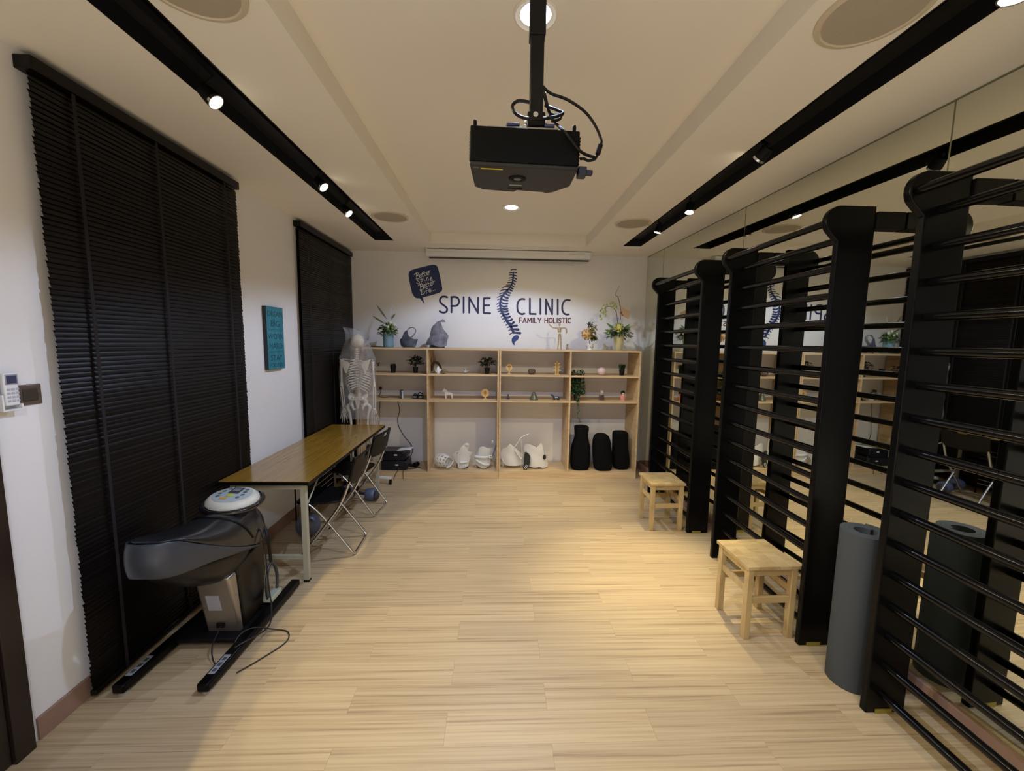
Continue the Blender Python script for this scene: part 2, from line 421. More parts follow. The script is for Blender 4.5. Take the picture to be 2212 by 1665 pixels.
# projection screen housing on the back wall
t = thing('projector_screen', 'white roll-up projector screen case fixed under the ceiling above the sign', 'screen', (.14, 5.2, 2.72), None)
obj('case', B().box(-.873, 1.155, 5.12, 5.22, 2.735, 2.826), WHITEP, t, bevel=.012, seg=3)
obj('front_lip', B().box(-.868, 1.150, 5.112, 5.120, 2.79, 2.822), WHITEP, t, bevel=.003)
obj('bottom_bar', B().cyl((-.855, 5.17, 2.724), (1.137, 5.17, 2.724), .009, .009, 10), mat('screen_bar', (70, 68, 64), .5), t)
for x in (-.878, 1.157): obj('end_cap', B().box(x-.006, x+.009, 5.115, 5.225, 2.73, 2.829), WHITEP, t, bevel=.004)
obj('mount_bracket', B().box(-.7, -.66, 5.22, 5.349, 2.78, 2.82).box(.94, .98, 5.22, 5.349, 2.78, 2.82), WHITEP, t)
obj('pull_tab', B().box(.10, .16, 5.168, 5.172, 2.695, 2.716), WHITEP, t)

# ================================================================ MIRROR WALL
t = thing('wall_mirror', 'wall-wide mirror of tall panes behind the black wall bars', 'mirror', (XR, 3, .088))
ys = [-1.1, .39, 1.893, 3.369, 4.875, 5.346]
for a, b2 in zip(ys, ys[1:]):
    obj('mirror_pane', B().box(XR, XR+.006, a+.002, b2-.002, .088, ZC-.002, SKEW), MIRROR, t)
obj('seam_strip', B().box(XR+.006, XR+.0118, -1.1, 5.346, .088, ZC-.002, SKEW), SEAM, t)
for yy in ys[1:-1]:
    obj('joint', B().box(XR-.0008, XR+.0004, yy-.003, yy+.003, .088, ZC-.002, SKEW), SEAM, t)
obj('top_channel', B().box(XR-.004, XR+.0118, -1.1, 5.346, ZC-.006, ZC-.0005, SKEW), SEAM, t)

# ================================================================ WALL BARS
XF = 1.735
def upright(yn, yf, parent):
    prof = []
    cx, cz, r = XF+.008, 2.335, .078
    prof += [(XF, 0.0), (XF, 2.235)]
    for k in range(0, 13):
        a = math.radians(215-k*(125/12)) ; prof.append((cx+math.cos(a)*r, cz+math.sin(a)*r))
    prof += [(1.925, cz+r), (1.925, 0.0)]
    return obj('upright', B().prism(prof, lambda x, z: (x, yn, z), lambda x, z: (x, yf, z)), BLACKG, parent, bevel=.006, seg=3)
BRASS = mat('brass_foot', (170, 156, 70), .35, metal=.6)
def wallbars(y0, y1, label):
    """y0,y1: near faces of near and far uprights"""
    t = thing('wall_bars', label, 'wall bars', (1.83, (y0+y1)/2, 0), 'black gymnastic wall bars')
    th = .034
    upright(y0, y0+th, t); upright(y1, y1+th, t)
    for k in range(16):
        z = .10+.144*k
        obj('rung', B().cyl((1.80, y0+th-.004, z), (1.80, y1+.004, z), .0185, .0185, 14), RUNG, t)
    obj('top_rail', B().cyl((XF-.035, y0+th-.004, 2.335), (XF-.035, y1+.004, 2.335), .0185, .0185, 14), RUNG, t)
    for yy in (y0, y1):
        obj('wall_bracket', B().box(1.925, XM(yy+.05)-.002, yy-.012, yy+.05, 2.30, 2.385), BLACKM, t, bevel=.004)
        obj('foot_plate', B().box(XF+.045, XF+.125, yy-.004, yy-.0003, .0005, .022), BRASS, t)
wallbars(3.425, 4.37, 'black wooden wall bars farthest from the viewer, beside the shelves')
wallbars(2.065, 3.00, 'black wooden wall bars in the middle, behind the nearer wooden stool')
wallbars(.70, 1.645, 'nearest black wooden wall bars, right of the rolled grey mat')

# ================================================================ BLINDS
def blind(y0, y1, tapes, label):
    xc = XL+.045; z0, z1 = .045, 2.74
    t = thing('venetian_blind', label, 'blind', (xc, (y0+y1)/2, 0), 'dark brown venetian blinds')
    obj('head_valance', B().box(XL+.0005, XL+.070, y0-.006, y1+.008, 2.748, 2.800), SLAT, t, bevel=.004)
    pitch = .0222; n = int((z1-z0)/pitch); hw = .0142; me = None
    for k in range(n):
        z = z0+.02+k*pitch
        if me is None:
            b = B()
            def f(u, v):
                s = (v-.5)*2; ang = math.radians(74)
                cx = s*hw; cam_ = (1-s*s)*.0022
                return (xc+cx*math.cos(ang)+cam_*math.sin(ang), y0+(y1-y0)*u, z-cx*math.sin(ang)+cam_*math.cos(ang))
            b.grid(1, 4, f)
            b.grid(1, 4, lambda u, v: tuple(Vector(f(u, v))+Vector((-.0007, 0, -.0005))))
            o = obj('slat', b, SLAT, t, loc=(0, 0, z), angle=80); me = o.data
        else:
            o = bpy.data.objects.new('slat', me); COL.objects.link(o); o.parent = t
            o.location = (random.uniform(-.0006, .0006), random.uniform(-.003, .003), z+random.uniform(-.0004, .0004))
            o.rotation_euler = (0, random.gauss(0, .05), 0)
            if k > n*.0: pass
    obj('bottom_rail', B().box(xc-.014, xc+.014, y0, y1, .022, .048), SLAT, t, bevel=.004)
    for yy in tapes:
        obj('ladder_tape', B().box(xc+.0165, xc+.0175, yy-.008, yy+.008, .03, 2.745).box(xc-.0185, xc-.0175, yy-.008, yy+.008, .03, 2.745), TAPE, t)
    obj('cord', B().cyl((xc+.022, y1-.05, 2.76), (xc+.022, y1-.05, 1.15), .0015, .0015, 6).cyl((xc+.022, y1-.065, 2.76), (xc+.022, y1-.065, 1.05), .0015, .0015, 6), TAPE, t)
    obj('tassel', B().lathe([(.002, 0), (.006, -.01), (.005, -.03), (.001, -.032)], (xc+.022, y1-.05, 1.15), 10), TAPE, t)
blind(1.79, 3.07, (1.95, 2.38, 2.93), 'floor-length dark brown venetian blind behind the saddle exerciser')
blind(3.98, 5.34, (4.14, 4.66, 5.18), 'dark brown venetian blind in the far corner beside the skeleton')

# ================================================================ LEFT WALL ITEMS
# light switch and air-conditioner remote in its holder
t = thing('wall_switch', 'brown metal rocker switch plate on the left wall beside the remote control', 'switch', (XL, 1.703, 1.46))
BRN = mat('bronze_plate', (112, 96, 84), .35, metal=.4)
obj('plate', B().box(XL, XL+.008, 1.655, 1.752, 1.415, 1.499), BRN, t, bevel=.004, seg=3)
obj('rocker', B().box(XL+.008, XL+.012, 1.683, 1.735, 1.432, 1.482), mat('bronze_dark', (72, 64, 56), .35, metal=.3), t, bevel=.002)
t = thing('remote_control', 'white air conditioner remote control with small screen, beside the switch', 'remote', (XL, 1.63, 1.42))
x0 = XL+.018
obj('body', B().box(x0, x0+.018, 1.602, 1.650, 1.425, 1.553), WHITEP, t, bevel=.006, seg=3)
obj('screen', B().box(x0+.018, x0+.0195, 1.610, 1.643, 1.512, 1.542), mat('lcd', (66, 70, 92), .2), t)
obj('screen_bezel', B().box(x0+.018, x0+.0188, 1.606, 1.647, 1.507, 1.547), mat('grey_plastic', (150, 150, 160), .4), t)
for i in range(4):
    for j in range(3):
        obj('button', B().box(x0+.018, x0+.0205, 1.608+j*.0145, 1.618+j*.0145, 1.440+i*.015, 1.448+i*.015), mat('grey_button', (176, 176, 188), .5), t, bevel=.001)
b = B().box(XL, XL+.012, 1.585, 1.668, 1.40, 1.52)
single('remote_holder', B().box(XL+.0005, XL+.004, 1.588, 1.655, 1.405, 1.53).box(XL+.004, XL+.040, 1.588, 1.594, 1.405, 1.47).box(XL+.004, XL+.040, 1.651, 1.655, 1.405, 1.43).box(XL+.004, XL+.040, 1.594, 1.651, 1.405, 1.411), WHITEP, 'white wall holder the remote control sits in', 'holder', bevel=.0015)
b.b.free()

def text(s, size, extr=.001, bold=0.0, shear=0.0, xs=1.0, space=1.0, align='CENTER'):
    cu = bpy.data.curves.new('t', 'FONT'); cu.body = s; cu.size = size; cu.extrude = extr; cu.offset = bold; cu.shear = shear
    cu.align_x = align; cu.space_character = space; cu.resolution_u = 3
    o = bpy.data.objects.new('t', cu); COL.objects.link(o)
    dg = bpy.context.evaluated_depsgraph_get(); me = bpy.data.meshes.new_from_object(o.evaluated_get(dg))
    bpy.data.objects.remove(o); b = B(); b.b.from_mesh(me); bpy.data.meshes.remove(me)
    bmesh.ops.scale(b.b, vec=(xs, 1, 1), verts=b.b.verts)
    return b
def place(b, m): bmesh.ops.transform(b.b, matrix=m, verts=b.b.verts); return b

# teal canvas
t = thing('canvas_print', 'narrow teal canvas print reading DREAM BIG WORK HARD STAY FOCUSED on the left wall', 'picture', (XL, 3.51, 1.70))
y0, y1, z0, z1, th = 3.40, 3.66, 1.44, 1.965, .032
TEAL = mat('teal_print', (44, 128, 142), .55, var=.22, vscale=7, stretch=(1, 3, .6))
obj('canvas', B().box(XL+.001, XL+th, y0, y1, z0, z1), mat('dark_edge', (34, 38, 48), .6), t, bevel=.002)
obj('print', B().box(XL+th, XL+th+.001, y0+.002, y1-.002, z0+.002, z1-.002), TEAL, t)
TD = mat('dark_teal_ink', (18, 62, 78), .6)
Mx = lambda yy, zz: Matrix(((0, 0, 1, XL+th+.0012), (1, 0, 0, yy), (0, 1, 0, zz), (0, 0, 0, 1)))
for s, zz, sz, xs in (('DREAM', 1.885, .062, 1.12), ('BIG', 1.800, .075, 1.25), ('WORK', 1.695, .066, 1.15), ('HARD', 1.615, .066, 1.15), ('STAY', 1.515, .066, 1.2), ('FOCUSED', 1.460, .046, 1.05)):
    obj('lettering', place(text(s, sz, .0004, 0, 0, xs), Mx(3.53, zz)), TD, t)
for zz in (1.775, 1.765, 1.592, 1.582): obj('printed_rule', B().box(XL+th+.001, XL+th+.0016, 3.425, 3.635, zz-.0012, zz+.0012), TD, t)

# ================================================================ WALL SIGN
YS = YB-.0005
def wp(px, py, dy=0):  # a point of the back wall
    v = P(px, py, 1, YB); return Vector((v.x, 0, v.z))
SC = [0]
def stroke(b, pts, w0, w1=None, y=YS, th=.0018):
    SC[0] += 1; th = th+(SC[0] % 9)*.00011
    w1 = w0 if w1 is None else w1
    n = len(pts); L = []; R = []
    for i, p in enumerate(pts):
        tdir = pts[min(i+1, n-1)]-pts[max(i-1, 0)]; tdir = Vector((tdir.x, 0, tdir.z)).normalized(); nn = Vector((-tdir.z, 0, tdir.x))
        w = w0+(w1-w0)*i/max(1, n-1)
        if i == 0:
            for k in range(1, 5):
                a = PI/2+PI*k/5; L.insert(0, p+nn*math.cos(PI*k/5)*w/2-tdir*math.sin(PI*k/5)*w/2) if False else None
        L.append(p+nn*w/2); R.append(p-nn*w/2)
        if i == 0: t0, n0, wa = tdir, nn, w
        if i == n-1: t1, n1, wb = tdir, nn, w
    cap1 = [pts[-1]+n1*math.cos(a)*wb/2+t1*math.sin(a)*wb/2 for a in (PI*k/5 for k in range(1, 5))]
    cap0 = [pts[0]-n0*math.cos(a)*wa/2-t0*math.sin(a)*wa/2 for a in (PI*k/5 for k in range(1, 5))]
    front = []; back = []
    # quads along the stroke
    def V(p, yy): return b.b.verts.new((p.x, yy, p.z))
    Lf = [V(p, y-th) for p in L]; Rf = [V(p, y-th) for p in R]; Lb = [V(p, y) for p in L]; Rb = [V(p, y) for p in R]
    for i in range(n-1):
        b.b.faces.new((Lf[i], Rf[i], Rf[i+1], Lf[i+1])); b.b.faces.new((Lf[i], Lf[i+1], Lb[i+1], Lb[i])); b.b.faces.new((Rf[i], Rb[i], Rb[i+1], Rf[i+1]))
    for a0, cap, b0, ab, bb in ((Lf[-1], cap1, Rf[-1], Lb[-1], Rb[-1]), (Rf[0], cap0, Lf[0], Rb[0], Lb[0])):
        cf = [V(p, y-th) for p in cap]; cb = [V(p, y) for p in cap]
        b.b.faces.new([a0]+cf+[b0])
        for q0, q1, s0, s1 in zip([a0]+cf, cf+[b0], [ab]+cb, cb+[bb]): b.b.faces.new((q0, q1, s1, s0))
def crv(pts, k=5): return spline([Vector((p.x, 0, p.z)) for p in pts], k)
def Z(scale, ox, oy, pts): return [wp(ox+x/scale, oy+y/scale) for x, y in pts]
t = thing('wall_sign', 'navy and maroon SPINE CLINIC FAMILY HOLISTIC lettering with spine emblem on the back wall', 'sign', (.2, YB, 2.0))
s1 = 6.9125; lw = .0245
letters = [
 ('c', [(1285, 567), (1255, 557), (1210, 560), (1182, 590), (1178, 625), (1200, 660), (1240, 690), (1275, 720), (1285, 750), (1275, 780), (1240, 795), (1200, 790), (1175, 775)]),
 ('P', [[(1350, 790), (1350, 563)], 'c', [(1350, 566), (1400, 562), (1445, 580), (1462, 625), (1450, 670), (1415, 695), (1352, 695)]]),
 ('I', [[(1532, 568), (1532, 795)]]),
 ('N', [[(1615, 795), (1615, 572), (1745, 798), (1748, 575)]]),
 ('E', [[(1922, 583), (1832, 583), (1830, 800), (1928, 805)], [(1832, 686), (1916, 688)]])]
def letter(strokes, sc, ox, oy, wdt, m):
    b = B()
    if strokes[0] == 'c' or not isinstance(strokes[0], list): pass
    cur = False
    for q in strokes:
        if q == 'c': cur = True; continue
        pts = Z(sc, ox, oy, q)
        if cur: stroke(b, crv(pts), wdt)
        else:
            for a, c2 in zip(pts, pts[1:]): stroke(b, [a, c2], wdt)
        cur = False
    return obj('letter', b, m, t)
letter(['c', letters[0][1]], s1, 780, 560, lw, NAVY2)
for k, st in letters[1:]: letter(st, s1, 780, 560, lw, NAVY2)
s2 = 6.703
for st in (['c', [(422, 578), (380, 575), (345, 595), (322, 640), (317, 690), (325, 745), (350, 780), (385, 793), (420, 785)]],
           [[(500, 570), (500, 788), (585, 792)]], [[(652, 572), (652, 790)]], [[(732, 792), (732, 582), (822, 795), (825, 580)]], [[(903, 582), (903, 795)]],
           ['c', [(1078, 592), (1035, 588), (1000, 605), (975, 650), (968, 700), (975, 750), (1000, 785), (1035, 800), (1065, 795)]]):
    letter(st, s2, 1070, 560, lw, NAVY2)
# tagline in condensed capitals
G = {'F': [[(1, 1), (0, 1), (0, 0)], [(0, .55), (.85, .55)]], 'A': [[(0, 0), (.5, 1), (1, 0)], [(.2, .32), (.8, .32)]], 'M': [[(0, 0), (.12, 1), (.5, .25), (.88, 1), (1, 0)]], 'I': [[(.5, 0), (.5, 1)]],
     'L': [[(0, 1), (0, 0), (.9, 0)]], 'Y': [[(0, 1), (.5, .45), (1, 1)], [(.5, .45), (.5, 0)]], 'H': [[(0, 0), (0, 1)], [(1, 0), (1, 1)], [(0, .52), (1, .52)]], 'T': [[(0, 1), (1, 1)], [(.5, 1), (.5, 0)]],
     'O': ['c', [(.5, 1), (.12, .85), (0, .5), (.12, .15), (.5, 0), (.88, .15), (1, .5), (.88, .85), (.5, 1)]], 'S': ['c', [(.95, .88), (.55, 1), (.12, .82), (.25, .56), (.75, .44), (.92, .2), (.5, 0), (.05, .1)]],
     'C': ['c', [(.98, .92), (.6, 1), (.15, .85), (0, .5), (.15, .15), (.6, 0), (.98, .08)]]}
WD = {'I': .12, 'M': 1.25, 'O': 1.0, 'S': .78, 'T': .85, 'F': .72, 'L': .68, 'A': .98, 'Y': .92, 'H': .88, 'C': .8, ' ': .45}
p0, p1, pt = Z(s2, 1070, 560, [(347, 916), (1088, 922), (347, 846)])
word = 'FAMILY HOLISTIC'; gap = .36; tot = sum(WD[c] for c in word)+gap*(len(word)-1); un = (p1.x-p0.x)/tot; hh = pt.z-p0.z; cx = 0; b = B()
for ch_ in word:
    cur = False
    for q in G.get(ch_, []):
        if q == 'c': cur = True; continue
        w_ = WD[ch_]*un
        pp = [Vector((p0.x+cx*un+(x_ if ch_ != 'I' else .5)*w_, 0, p0.z+y_*hh+(p1.z-p0.z)*cx/tot)) for x_, y_ in q]
        if cur: stroke(b, crv(pp), .0125)
        else:
            for a_, c_ in zip(pp, pp[1:]): stroke(b, [a_, c_], .0125)
        cur = False
    cx += WD[ch_]+gap
obj('tagline', b, MAROON, t)
# spine emblem
b = B(); e9 = lambda pts: Z(9, 1060, 570, pts)
colm = [(440, 165), (432, 310), (398, 420), (335, 500), (250, 595), (198, 680), (182, 770), (190, 850), (212, 925), (262, 1020), (312, 1110), (370, 1190), (412, 1262), (445, 1335)]
stroke(b, crv(e9(colm)), .020, .034)
stroke(b, crv(e9([(395, 116), (445, 106), (495, 112)]), 3), .012)
left = [[(430, 168), (365, 178)], [(428, 212), (364, 215)], [(428, 262), (350, 278)], [(425, 303), (350, 320)], [(412, 360), (330, 366)], [(395, 408), (304, 410)], [(375, 445), (295, 442), (226, 462)],
        [(330, 508), (250, 500), (185, 530)], [(290, 548), (170, 582)], [(240, 600), (130, 652)], [(202, 662), (134, 700)], [(185, 735), (116, 785)], [(185, 800), (130, 832)], [(190, 865), (128, 885)],
        [(202, 905), (145, 925)], [(222, 950), (172, 972)], [(250, 1000), (202, 1030)], [(275, 1045), (226, 1075)], [(305, 1098), (256, 1130)], [(338, 1155), (292, 1192)], [(375, 1205), (320, 1242)],
        [(410, 1268), (345, 1296)], [(440, 1330), (366, 1370)]]
for q in left: stroke(b, crv(e9(q), 3), .013, .011)
right = [[(440, 160), (505, 172)], [(440, 215), (505, 235)], [(440, 262), (498, 292)], [(435, 308), (484, 345)], [(422, 360), (468, 396)], [(400, 408), (443, 440)], [(380, 455), (432, 486)],
         [(350, 490), (414, 524)], [(310, 520), (345, 555), (382, 567)], [(285, 562), (320, 600), (362, 612)], [(240, 612), (285, 650), (334, 664)], [(210, 672), (260, 705), (328, 713)], [(195, 735), (250, 770), (324, 770)],
         [(200, 800), (250, 832), (316, 820)], [(212, 865), (260, 880), (324, 870)], [(225, 915), (270, 930), (326, 920)], [(248, 972), (300, 985), (348, 968)], [(285, 1030), (330, 1045), (372, 1025)],
         [(318, 1085), (370, 1102), (412, 1078)], [(350, 1145), (405, 1165), (448, 1135)], [(388, 1212), (505, 1200)], [(428, 1268), (535, 1275)], [(450, 1335), (570, 1345)]]
for i, q in enumerate(right): stroke(b, crv(e9(q), 3), .013+.00045*i, .016+.0008*i)
obj('spine_emblem', b, NAVY, t)
drop = [(442, 1410), (470, 1390), (505, 1383), (535, 1390), (548, 1425), (540, 1455), (515, 1485), (485, 1502), (466, 1530), (462, 1560), (470, 1590), (445, 1570), (420, 1535), (406, 1495), (410, 1450)]
obj('emblem_drop', B().prism(e9(drop), lambda x, y=0, z=0: 0, lambda x: 0) if False else B().prism([(v.x, v.z) for v in e9(drop)], lambda x, z: (x, YS-.0018, z), lambda x, z: (x, YS, z)), mat('blue_vinyl', (34, 66, 122), .5), t)

# speech bubble
t = thing('speech_bubble_sign', 'navy speech bubble decal reading Better Spine Better Life, left of the lettering', 'sign', (-.9, YB, 2.35))
sb = 15.133
bub = [(345, 440), (365, 400), (430, 355), (560, 310), (800, 250), (1050, 188), (1150, 175), (1230, 190), (1285, 235), (1310, 300), (1360, 500), (1420, 800), (1445, 950), (1435, 1020), (1400, 1065), (1330, 1100), (1100, 1170), (815, 1250),
       (835, 1360), (868, 1475), (790, 1370), (705, 1272), (620, 1275), (560, 1250), (500, 1190), (455, 1100), (400, 860), (350, 620), (338, 510)]
obj('bubble', B().prism([(v.x, v.z) for v in Z(sb, 860, 560, bub)], lambda x, z: (x, YS-.0012, z), lambda x, z: (x, YS, z)), NAVY, t)
def script(strokes, w_=.0085):
    b = B()
    for q in strokes: stroke(b, crv(Z(sb, 860, 560, q), 4), w_, w_*.8, y=YS-.0012, th=.0012)
    obj('handwriting', b, WHITEV, t)
Bt = lambda x, y: [[(x+60, y-10), (x+75, y+120), (x+90, y+185)], [(x, y+45), (x+30, y+10), (x+110, y-20), (x+135, y+30), (x+75, y+80)], [(x+75, y+80), (x+150, y+85), (x+160, y+140), (x+90, y+185), (x+50, y+175)]]
def ee(x, y): return [[(x, y+45), (x+50, y+15), (x+35, y-25), (x, y-5), (x-8, y+50), (x+20, y+85), (x+70, y+60)]]
def tt(x, y): return [[(x, y-60), (x+15, y+60), (x+50, y+70)], [(x-25, y), (x+45, y-18)]]
def rr(x, y): return [[(x-8, y-28), (x+12, y+48)], [(x+2, y+8), (x+22, y-22), (x+52, y-30)]]
script(Bt(530, 460)+ee(710, 510)+tt(790, 480)+tt(850, 455)+ee(940, 430)+rr(1005, 400))
script([[(690, 650), (660, 630), (620, 655), (640, 700), (690, 740), (690, 785), (640, 800), (610, 760)], [(735, 640), (760, 820)], [(740, 665), (790, 640), (800, 700), (750, 725)], [(845, 620), (860, 695), (880, 690)], [(840, 580), (842, 584)],
        [(925, 600), (940, 690)], [(930, 640), (965, 590), (985, 620), (990, 680), (1010, 670)]]+ee(1055, 610))
script(Bt(660, 820)+ee(835, 855)+tt(915, 820)+tt(975, 800)+ee(1060, 770)+rr(1135, 740))
script([[(728, 1040), (742, 1002), (768, 1005), (772, 1080), (760, 1155)], [(760, 1155), (800, 1150), (840, 1128)], [(850, 1020), (865, 1100), (880, 1095)], [(840, 985), (842, 989)], [(960, 948), (925, 955), (918, 1020), (935, 1112)], [(895, 1045), (962, 1022)]]+ee(1015, 990)
       + [[(1085, 1035), (1089, 1036)], [(1145, 1018), (1149, 1019)], [(1208, 998), (1212, 999)]], .0085)

# ================================================================ SHELVES
SY0, SY1 = 4.88, 5.325; ZTOP, ZS1, ZS2, ZP = 1.612, 1.300, .982, .088; T = .020
def shelf_unit(x0, x1, label, back):
    t = thing('shelving_unit', label, 'shelf', ((x0+x1)/2, (SY0+SY1)/2, 0), 'open birch shelving units')
    xm = (x0+x1)/2
    obj('plinth', B().box(x0, x1, SY0, SY1, 0, ZP-.001), BIRCHH, t, bevel=.001)
    obj('bottom_board', B().box(x0, x1, SY0+.0, SY1, ZP-.0008, ZP), BIRCHH, t)
    obj('top_board', B().box(x0, x1, SY0, SY1, ZTOP-T, ZTOP), BIRCHH, t, bevel=.001)
    for a, c2 in ((x0, x0+T), (xm-T*.5, xm+T*.5), (x1-T, x1)):
        obj('side_panel', B().box(a, c2, SY0, SY1, ZP, ZTOP-T), BIRCH, t, bevel=.001)
    for a, c2 in ((x0+T, xm-T*.5), (xm+T*.5, x1-T)):
        for z in (ZS1, ZS2): obj('shelf_board', B().box(a, c2, SY0+.004, SY1, z-T, z), BIRCHH, t, bevel=.001)
    return t
shelf_unit(-1.70, .026, 'left birch shelving unit with four stacked black and white things, behind the skeleton', 0)
shelf_unit(.030, 1.765, 'right birch shelving unit holding the hanging plant and three black cushions', 0)
COL.objects  # noqa

def Y_at(px, py, z):  # point on a shelf surface
    return P(px, py, 2, z)
SH = 5.03  # usual depth of the ornaments on the shelves
def X_at(px, y=SH, py=800): return P(px, py, 1, y).x

# ---- pots and plants
def leafy(x, y, z, potr, poth, h, w_, n, m, label, leafL=.03, potm=BLACKP, cat='plant', grp=None, seed=1):
    rnd = random.Random(seed)
    t = thing('potted_plant', label, cat, (x, y, z), grp)
    obj('pot', B().lathe([(potr*.72, 0), (potr, poth*.93), (potr*1.05, poth*.93), (potr*1.05, poth), (potr*.9, poth), (potr*.88, poth*.9), (.001, poth*.88)], (x, y, z+.0005), 18), potm, t)
    b = B(); bs = B()
    for i in range(n):
        a = rnd.uniform(0, 2*PI); k = rnd.random()**.6; hh = rnd.uniform(.25, 1)
        tip = Vector((x+math.cos(a)*w_*k*math.sin(hh*PI*.75+.4), y+math.sin(a)*w_*k*.8*math.sin(hh*PI*.75+.4), z+poth+h*hh))
        if i % 4 == 0: bs.tube([(x, y, z+poth*.9), ((x+tip.x)/2, (y+tip.y)/2, z+poth+h*hh*.6), tip], .0012, 4)
        for j in range(3):
            d = Vector((math.cos(a+rnd.uniform(-1, 1)), math.sin(a+rnd.uniform(-1, 1)), rnd.uniform(-.2, .7)))
            b.leaf(tip, d, leafL*rnd.uniform(.7, 1.2), leafL*.28)
    obj('foliage', b, m, t, angle=180); obj('stem', bs, m, t)
    return t
def grasspot(x, y, z, potr, poth, h, n, label, seed=1, m=GRASSM):
    rnd = random.Random(seed)
    t = thing('potted_grass', label, 'plant', (x, y, z))
    obj('pot', B().lathe([(potr*.72, 0), (potr, poth*.95), (potr*1.04, poth*.95), (potr*1.04, poth), (potr*.9, poth), (potr*.88, poth*.9), (.001, poth*.88)], (x, y, z+.0005), 18), BLACKP, t)
    b = B()
    for i in range(n):
        a = rnd.uniform(0, 2*PI); r = potr*.8*math.sqrt(rnd.random()); p0 = Vector((x+math.cos(a)*r, y+math.sin(a)*r, z+poth*.9))
        b.leaf(p0, (math.cos(a)*.35*r/potr, math.sin(a)*.35*r/potr, 1), h*rnd.uniform(.6, 1)+poth*.1, .0028, Vector((math.cos(a+1), math.sin(a+1), .1)), .1)
    obj('grass', b, m, t, angle=180)
ZA, ZB2 = ZS1, ZS2
leafy(X_at(806), SH, ZA, .028, .05, .11, .07, 40, LEAFD, 'small dark plant half hidden behind the skeleton on the upper shelf', .03, seed=2)
grasspot(X_at(849.5), SH, ZA, .036, .088, .028, 160, 'low clipped grass in a black pot, left of the bushy plant', 3, LEAFD)
leafy(X_at(897.5), SH, ZA, .034, .075, .125, .10, 95, LEAFD, 'bushy dark plant in a black pot in the leftmost visible upper bay', .034, seed=4)
leafy(X_at(1052.5), SH, ZA, .034, .075, .125, .105, 95, LEAFD, 'bushy dark plant in a black pot beside the little grey bird', .034, seed=5)
grasspot(X_at(1343.5), SH, ZA, .036, .07, .085, 150, 'spiky green grass in a black pot beside the pink globe', 6)

# ---- trailing plant in the fourth bay
x, y, z = X_at(1247.5, 4.98), 4.98, ZB2
t = thing('trailing_plant', 'tall green trailing plant spilling over the shelf edge in a dark pot', 'plant', (x, y, z))
obj('pot', B().lathe([(.030, 0), (.046, .085), (.049, .085), (.049, .095), (.043, .095), (.041, .085), (.001, .083)], (x, y, z+.0005), 20), mat('dark_green_pot', (16, 24, 16), .4), t)
b = B(); bs = B(); rnd = random.Random(11)
for i in range(42):
    a = rnd.uniform(0, 2*PI); top = rnd.uniform(.12, .30); out = rnd.uniform(.03, .085)
    pts = [Vector((x, y, z+.09)), Vector((x+math.cos(a)*out*.5, y+math.sin(a)*out*.4, z+.09+top*.7)), Vector((x+math.cos(a)*out, y+math.sin(a)*out*.6, z+.09+top)),
           Vector((x+math.cos(a)*out*1.25, y+math.sin(a)*out*.8, z+.06+top*.45)), Vector((x+math.cos(a)*out*1.2, y+math.sin(a)*out*.9, z+.1))]
    sp2 = spline(pts, 4); 
    if i % 2 == 0: bs.tube(sp2[:10], .0011, 4)
    for q in sp2[3:]:
        for j in range(2):
            d = Vector((rnd.uniform(-1, 1), rnd.uniform(-1, .3), rnd.uniform(-.9, .3))); b.leaf(q, d, rnd.uniform(.02, .032), .0085)
for k in range(4):  # the trails that hang below the board
    x2 = x+rnd.uniform(-.025, .012); zt2 = z+.10; ln = (.10, .17, .21, .13)[k]
    pts = [Vector((x2, y-.03, zt2)), Vector((x2, SY0-.022, z+.06)), Vector((x2-.004, SY0-.022, z-.03)), Vector((x2+rnd.uniform(-.02, .015), SY0-.022, z-ln))]
    sp2 = spline(pts, 7); bs.tube(sp2, .001, 4)
    for q in sp2[4:]:
        if rnd.random() < .75:
            d = Vector((rnd.uniform(-1, 1), rnd.uniform(-.8, .1), rnd.uniform(-.9, .1))); b.leaf(q, d, rnd.uniform(.018, .028), .007)
obj('foliage', b, LEAF, t, angle=180); obj('stem', bs, LEAFD, t)

# ---- ornaments, upper shelf
x, y, z = X_at(941), 5.06, ZA
t = thing('wood_branch_figure', 'brown carved driftwood figure arched behind the white figurine', 'ornament', (x, y, z))
DW = mat('driftwood', (112, 88, 60), .7, var=.35, vscale=40)
obj('branch', B().tube([(x-.05, y, z+.01), (x-.045, y, z+.09), (x-.02, y, z+.135), (x+.02, y, z+.125), (x+.05, y, z+.09), (x+.07, y, z+.045)], [.012, .016, .02, .017, .012, .008], 8, smooth=4), mat('dark_branch', (58, 38, 22), .7, var=.3, vscale=30), t)
obj('upper_twig', B().tube([(x-.03, y, z+.12), (x-.05, y, z+.16), (x-.045, y, z+.20)], [.016, .014, .008], 8, smooth=3).tube([(x-.03, y, z+.13), (x-.01, y, z+.17), (x-.015, y, z+.195)], [.012, .01, .007], 8, smooth=3), DW, t)
obj('base', B().ball((x-.035, y, z+.014), .03, (1, .8, .45), 12), DW, t)
x = X_at(946.5, 4.98); y = 4.975
t = thing('white_figurine', 'glossy white porcelain figurine in front of the driftwood', 'ornament', (x, y, z))
obj('body', B().lathe([(.018, 0), (.022, .02), (.024, .045), (.019, .065), (.010, .075)], (x, y, z+.0005), 16), WHITEP, t)
obj('arm', B().tube([(x-.018, y, z+.055), (x-.03, y-.006, z+.04), (x-.022, y-.012, z+.022)], .006, 8, smooth=3).tube([(x+.018, y, z+.055), (x+.034, y-.004, z+.05), (x+.03, y-.012, z+.03)], .006, 8, smooth=3), WHITEP, t)
obj('head', B().ball((x, y, z+.078), .014, n=12), WHITEP, t)
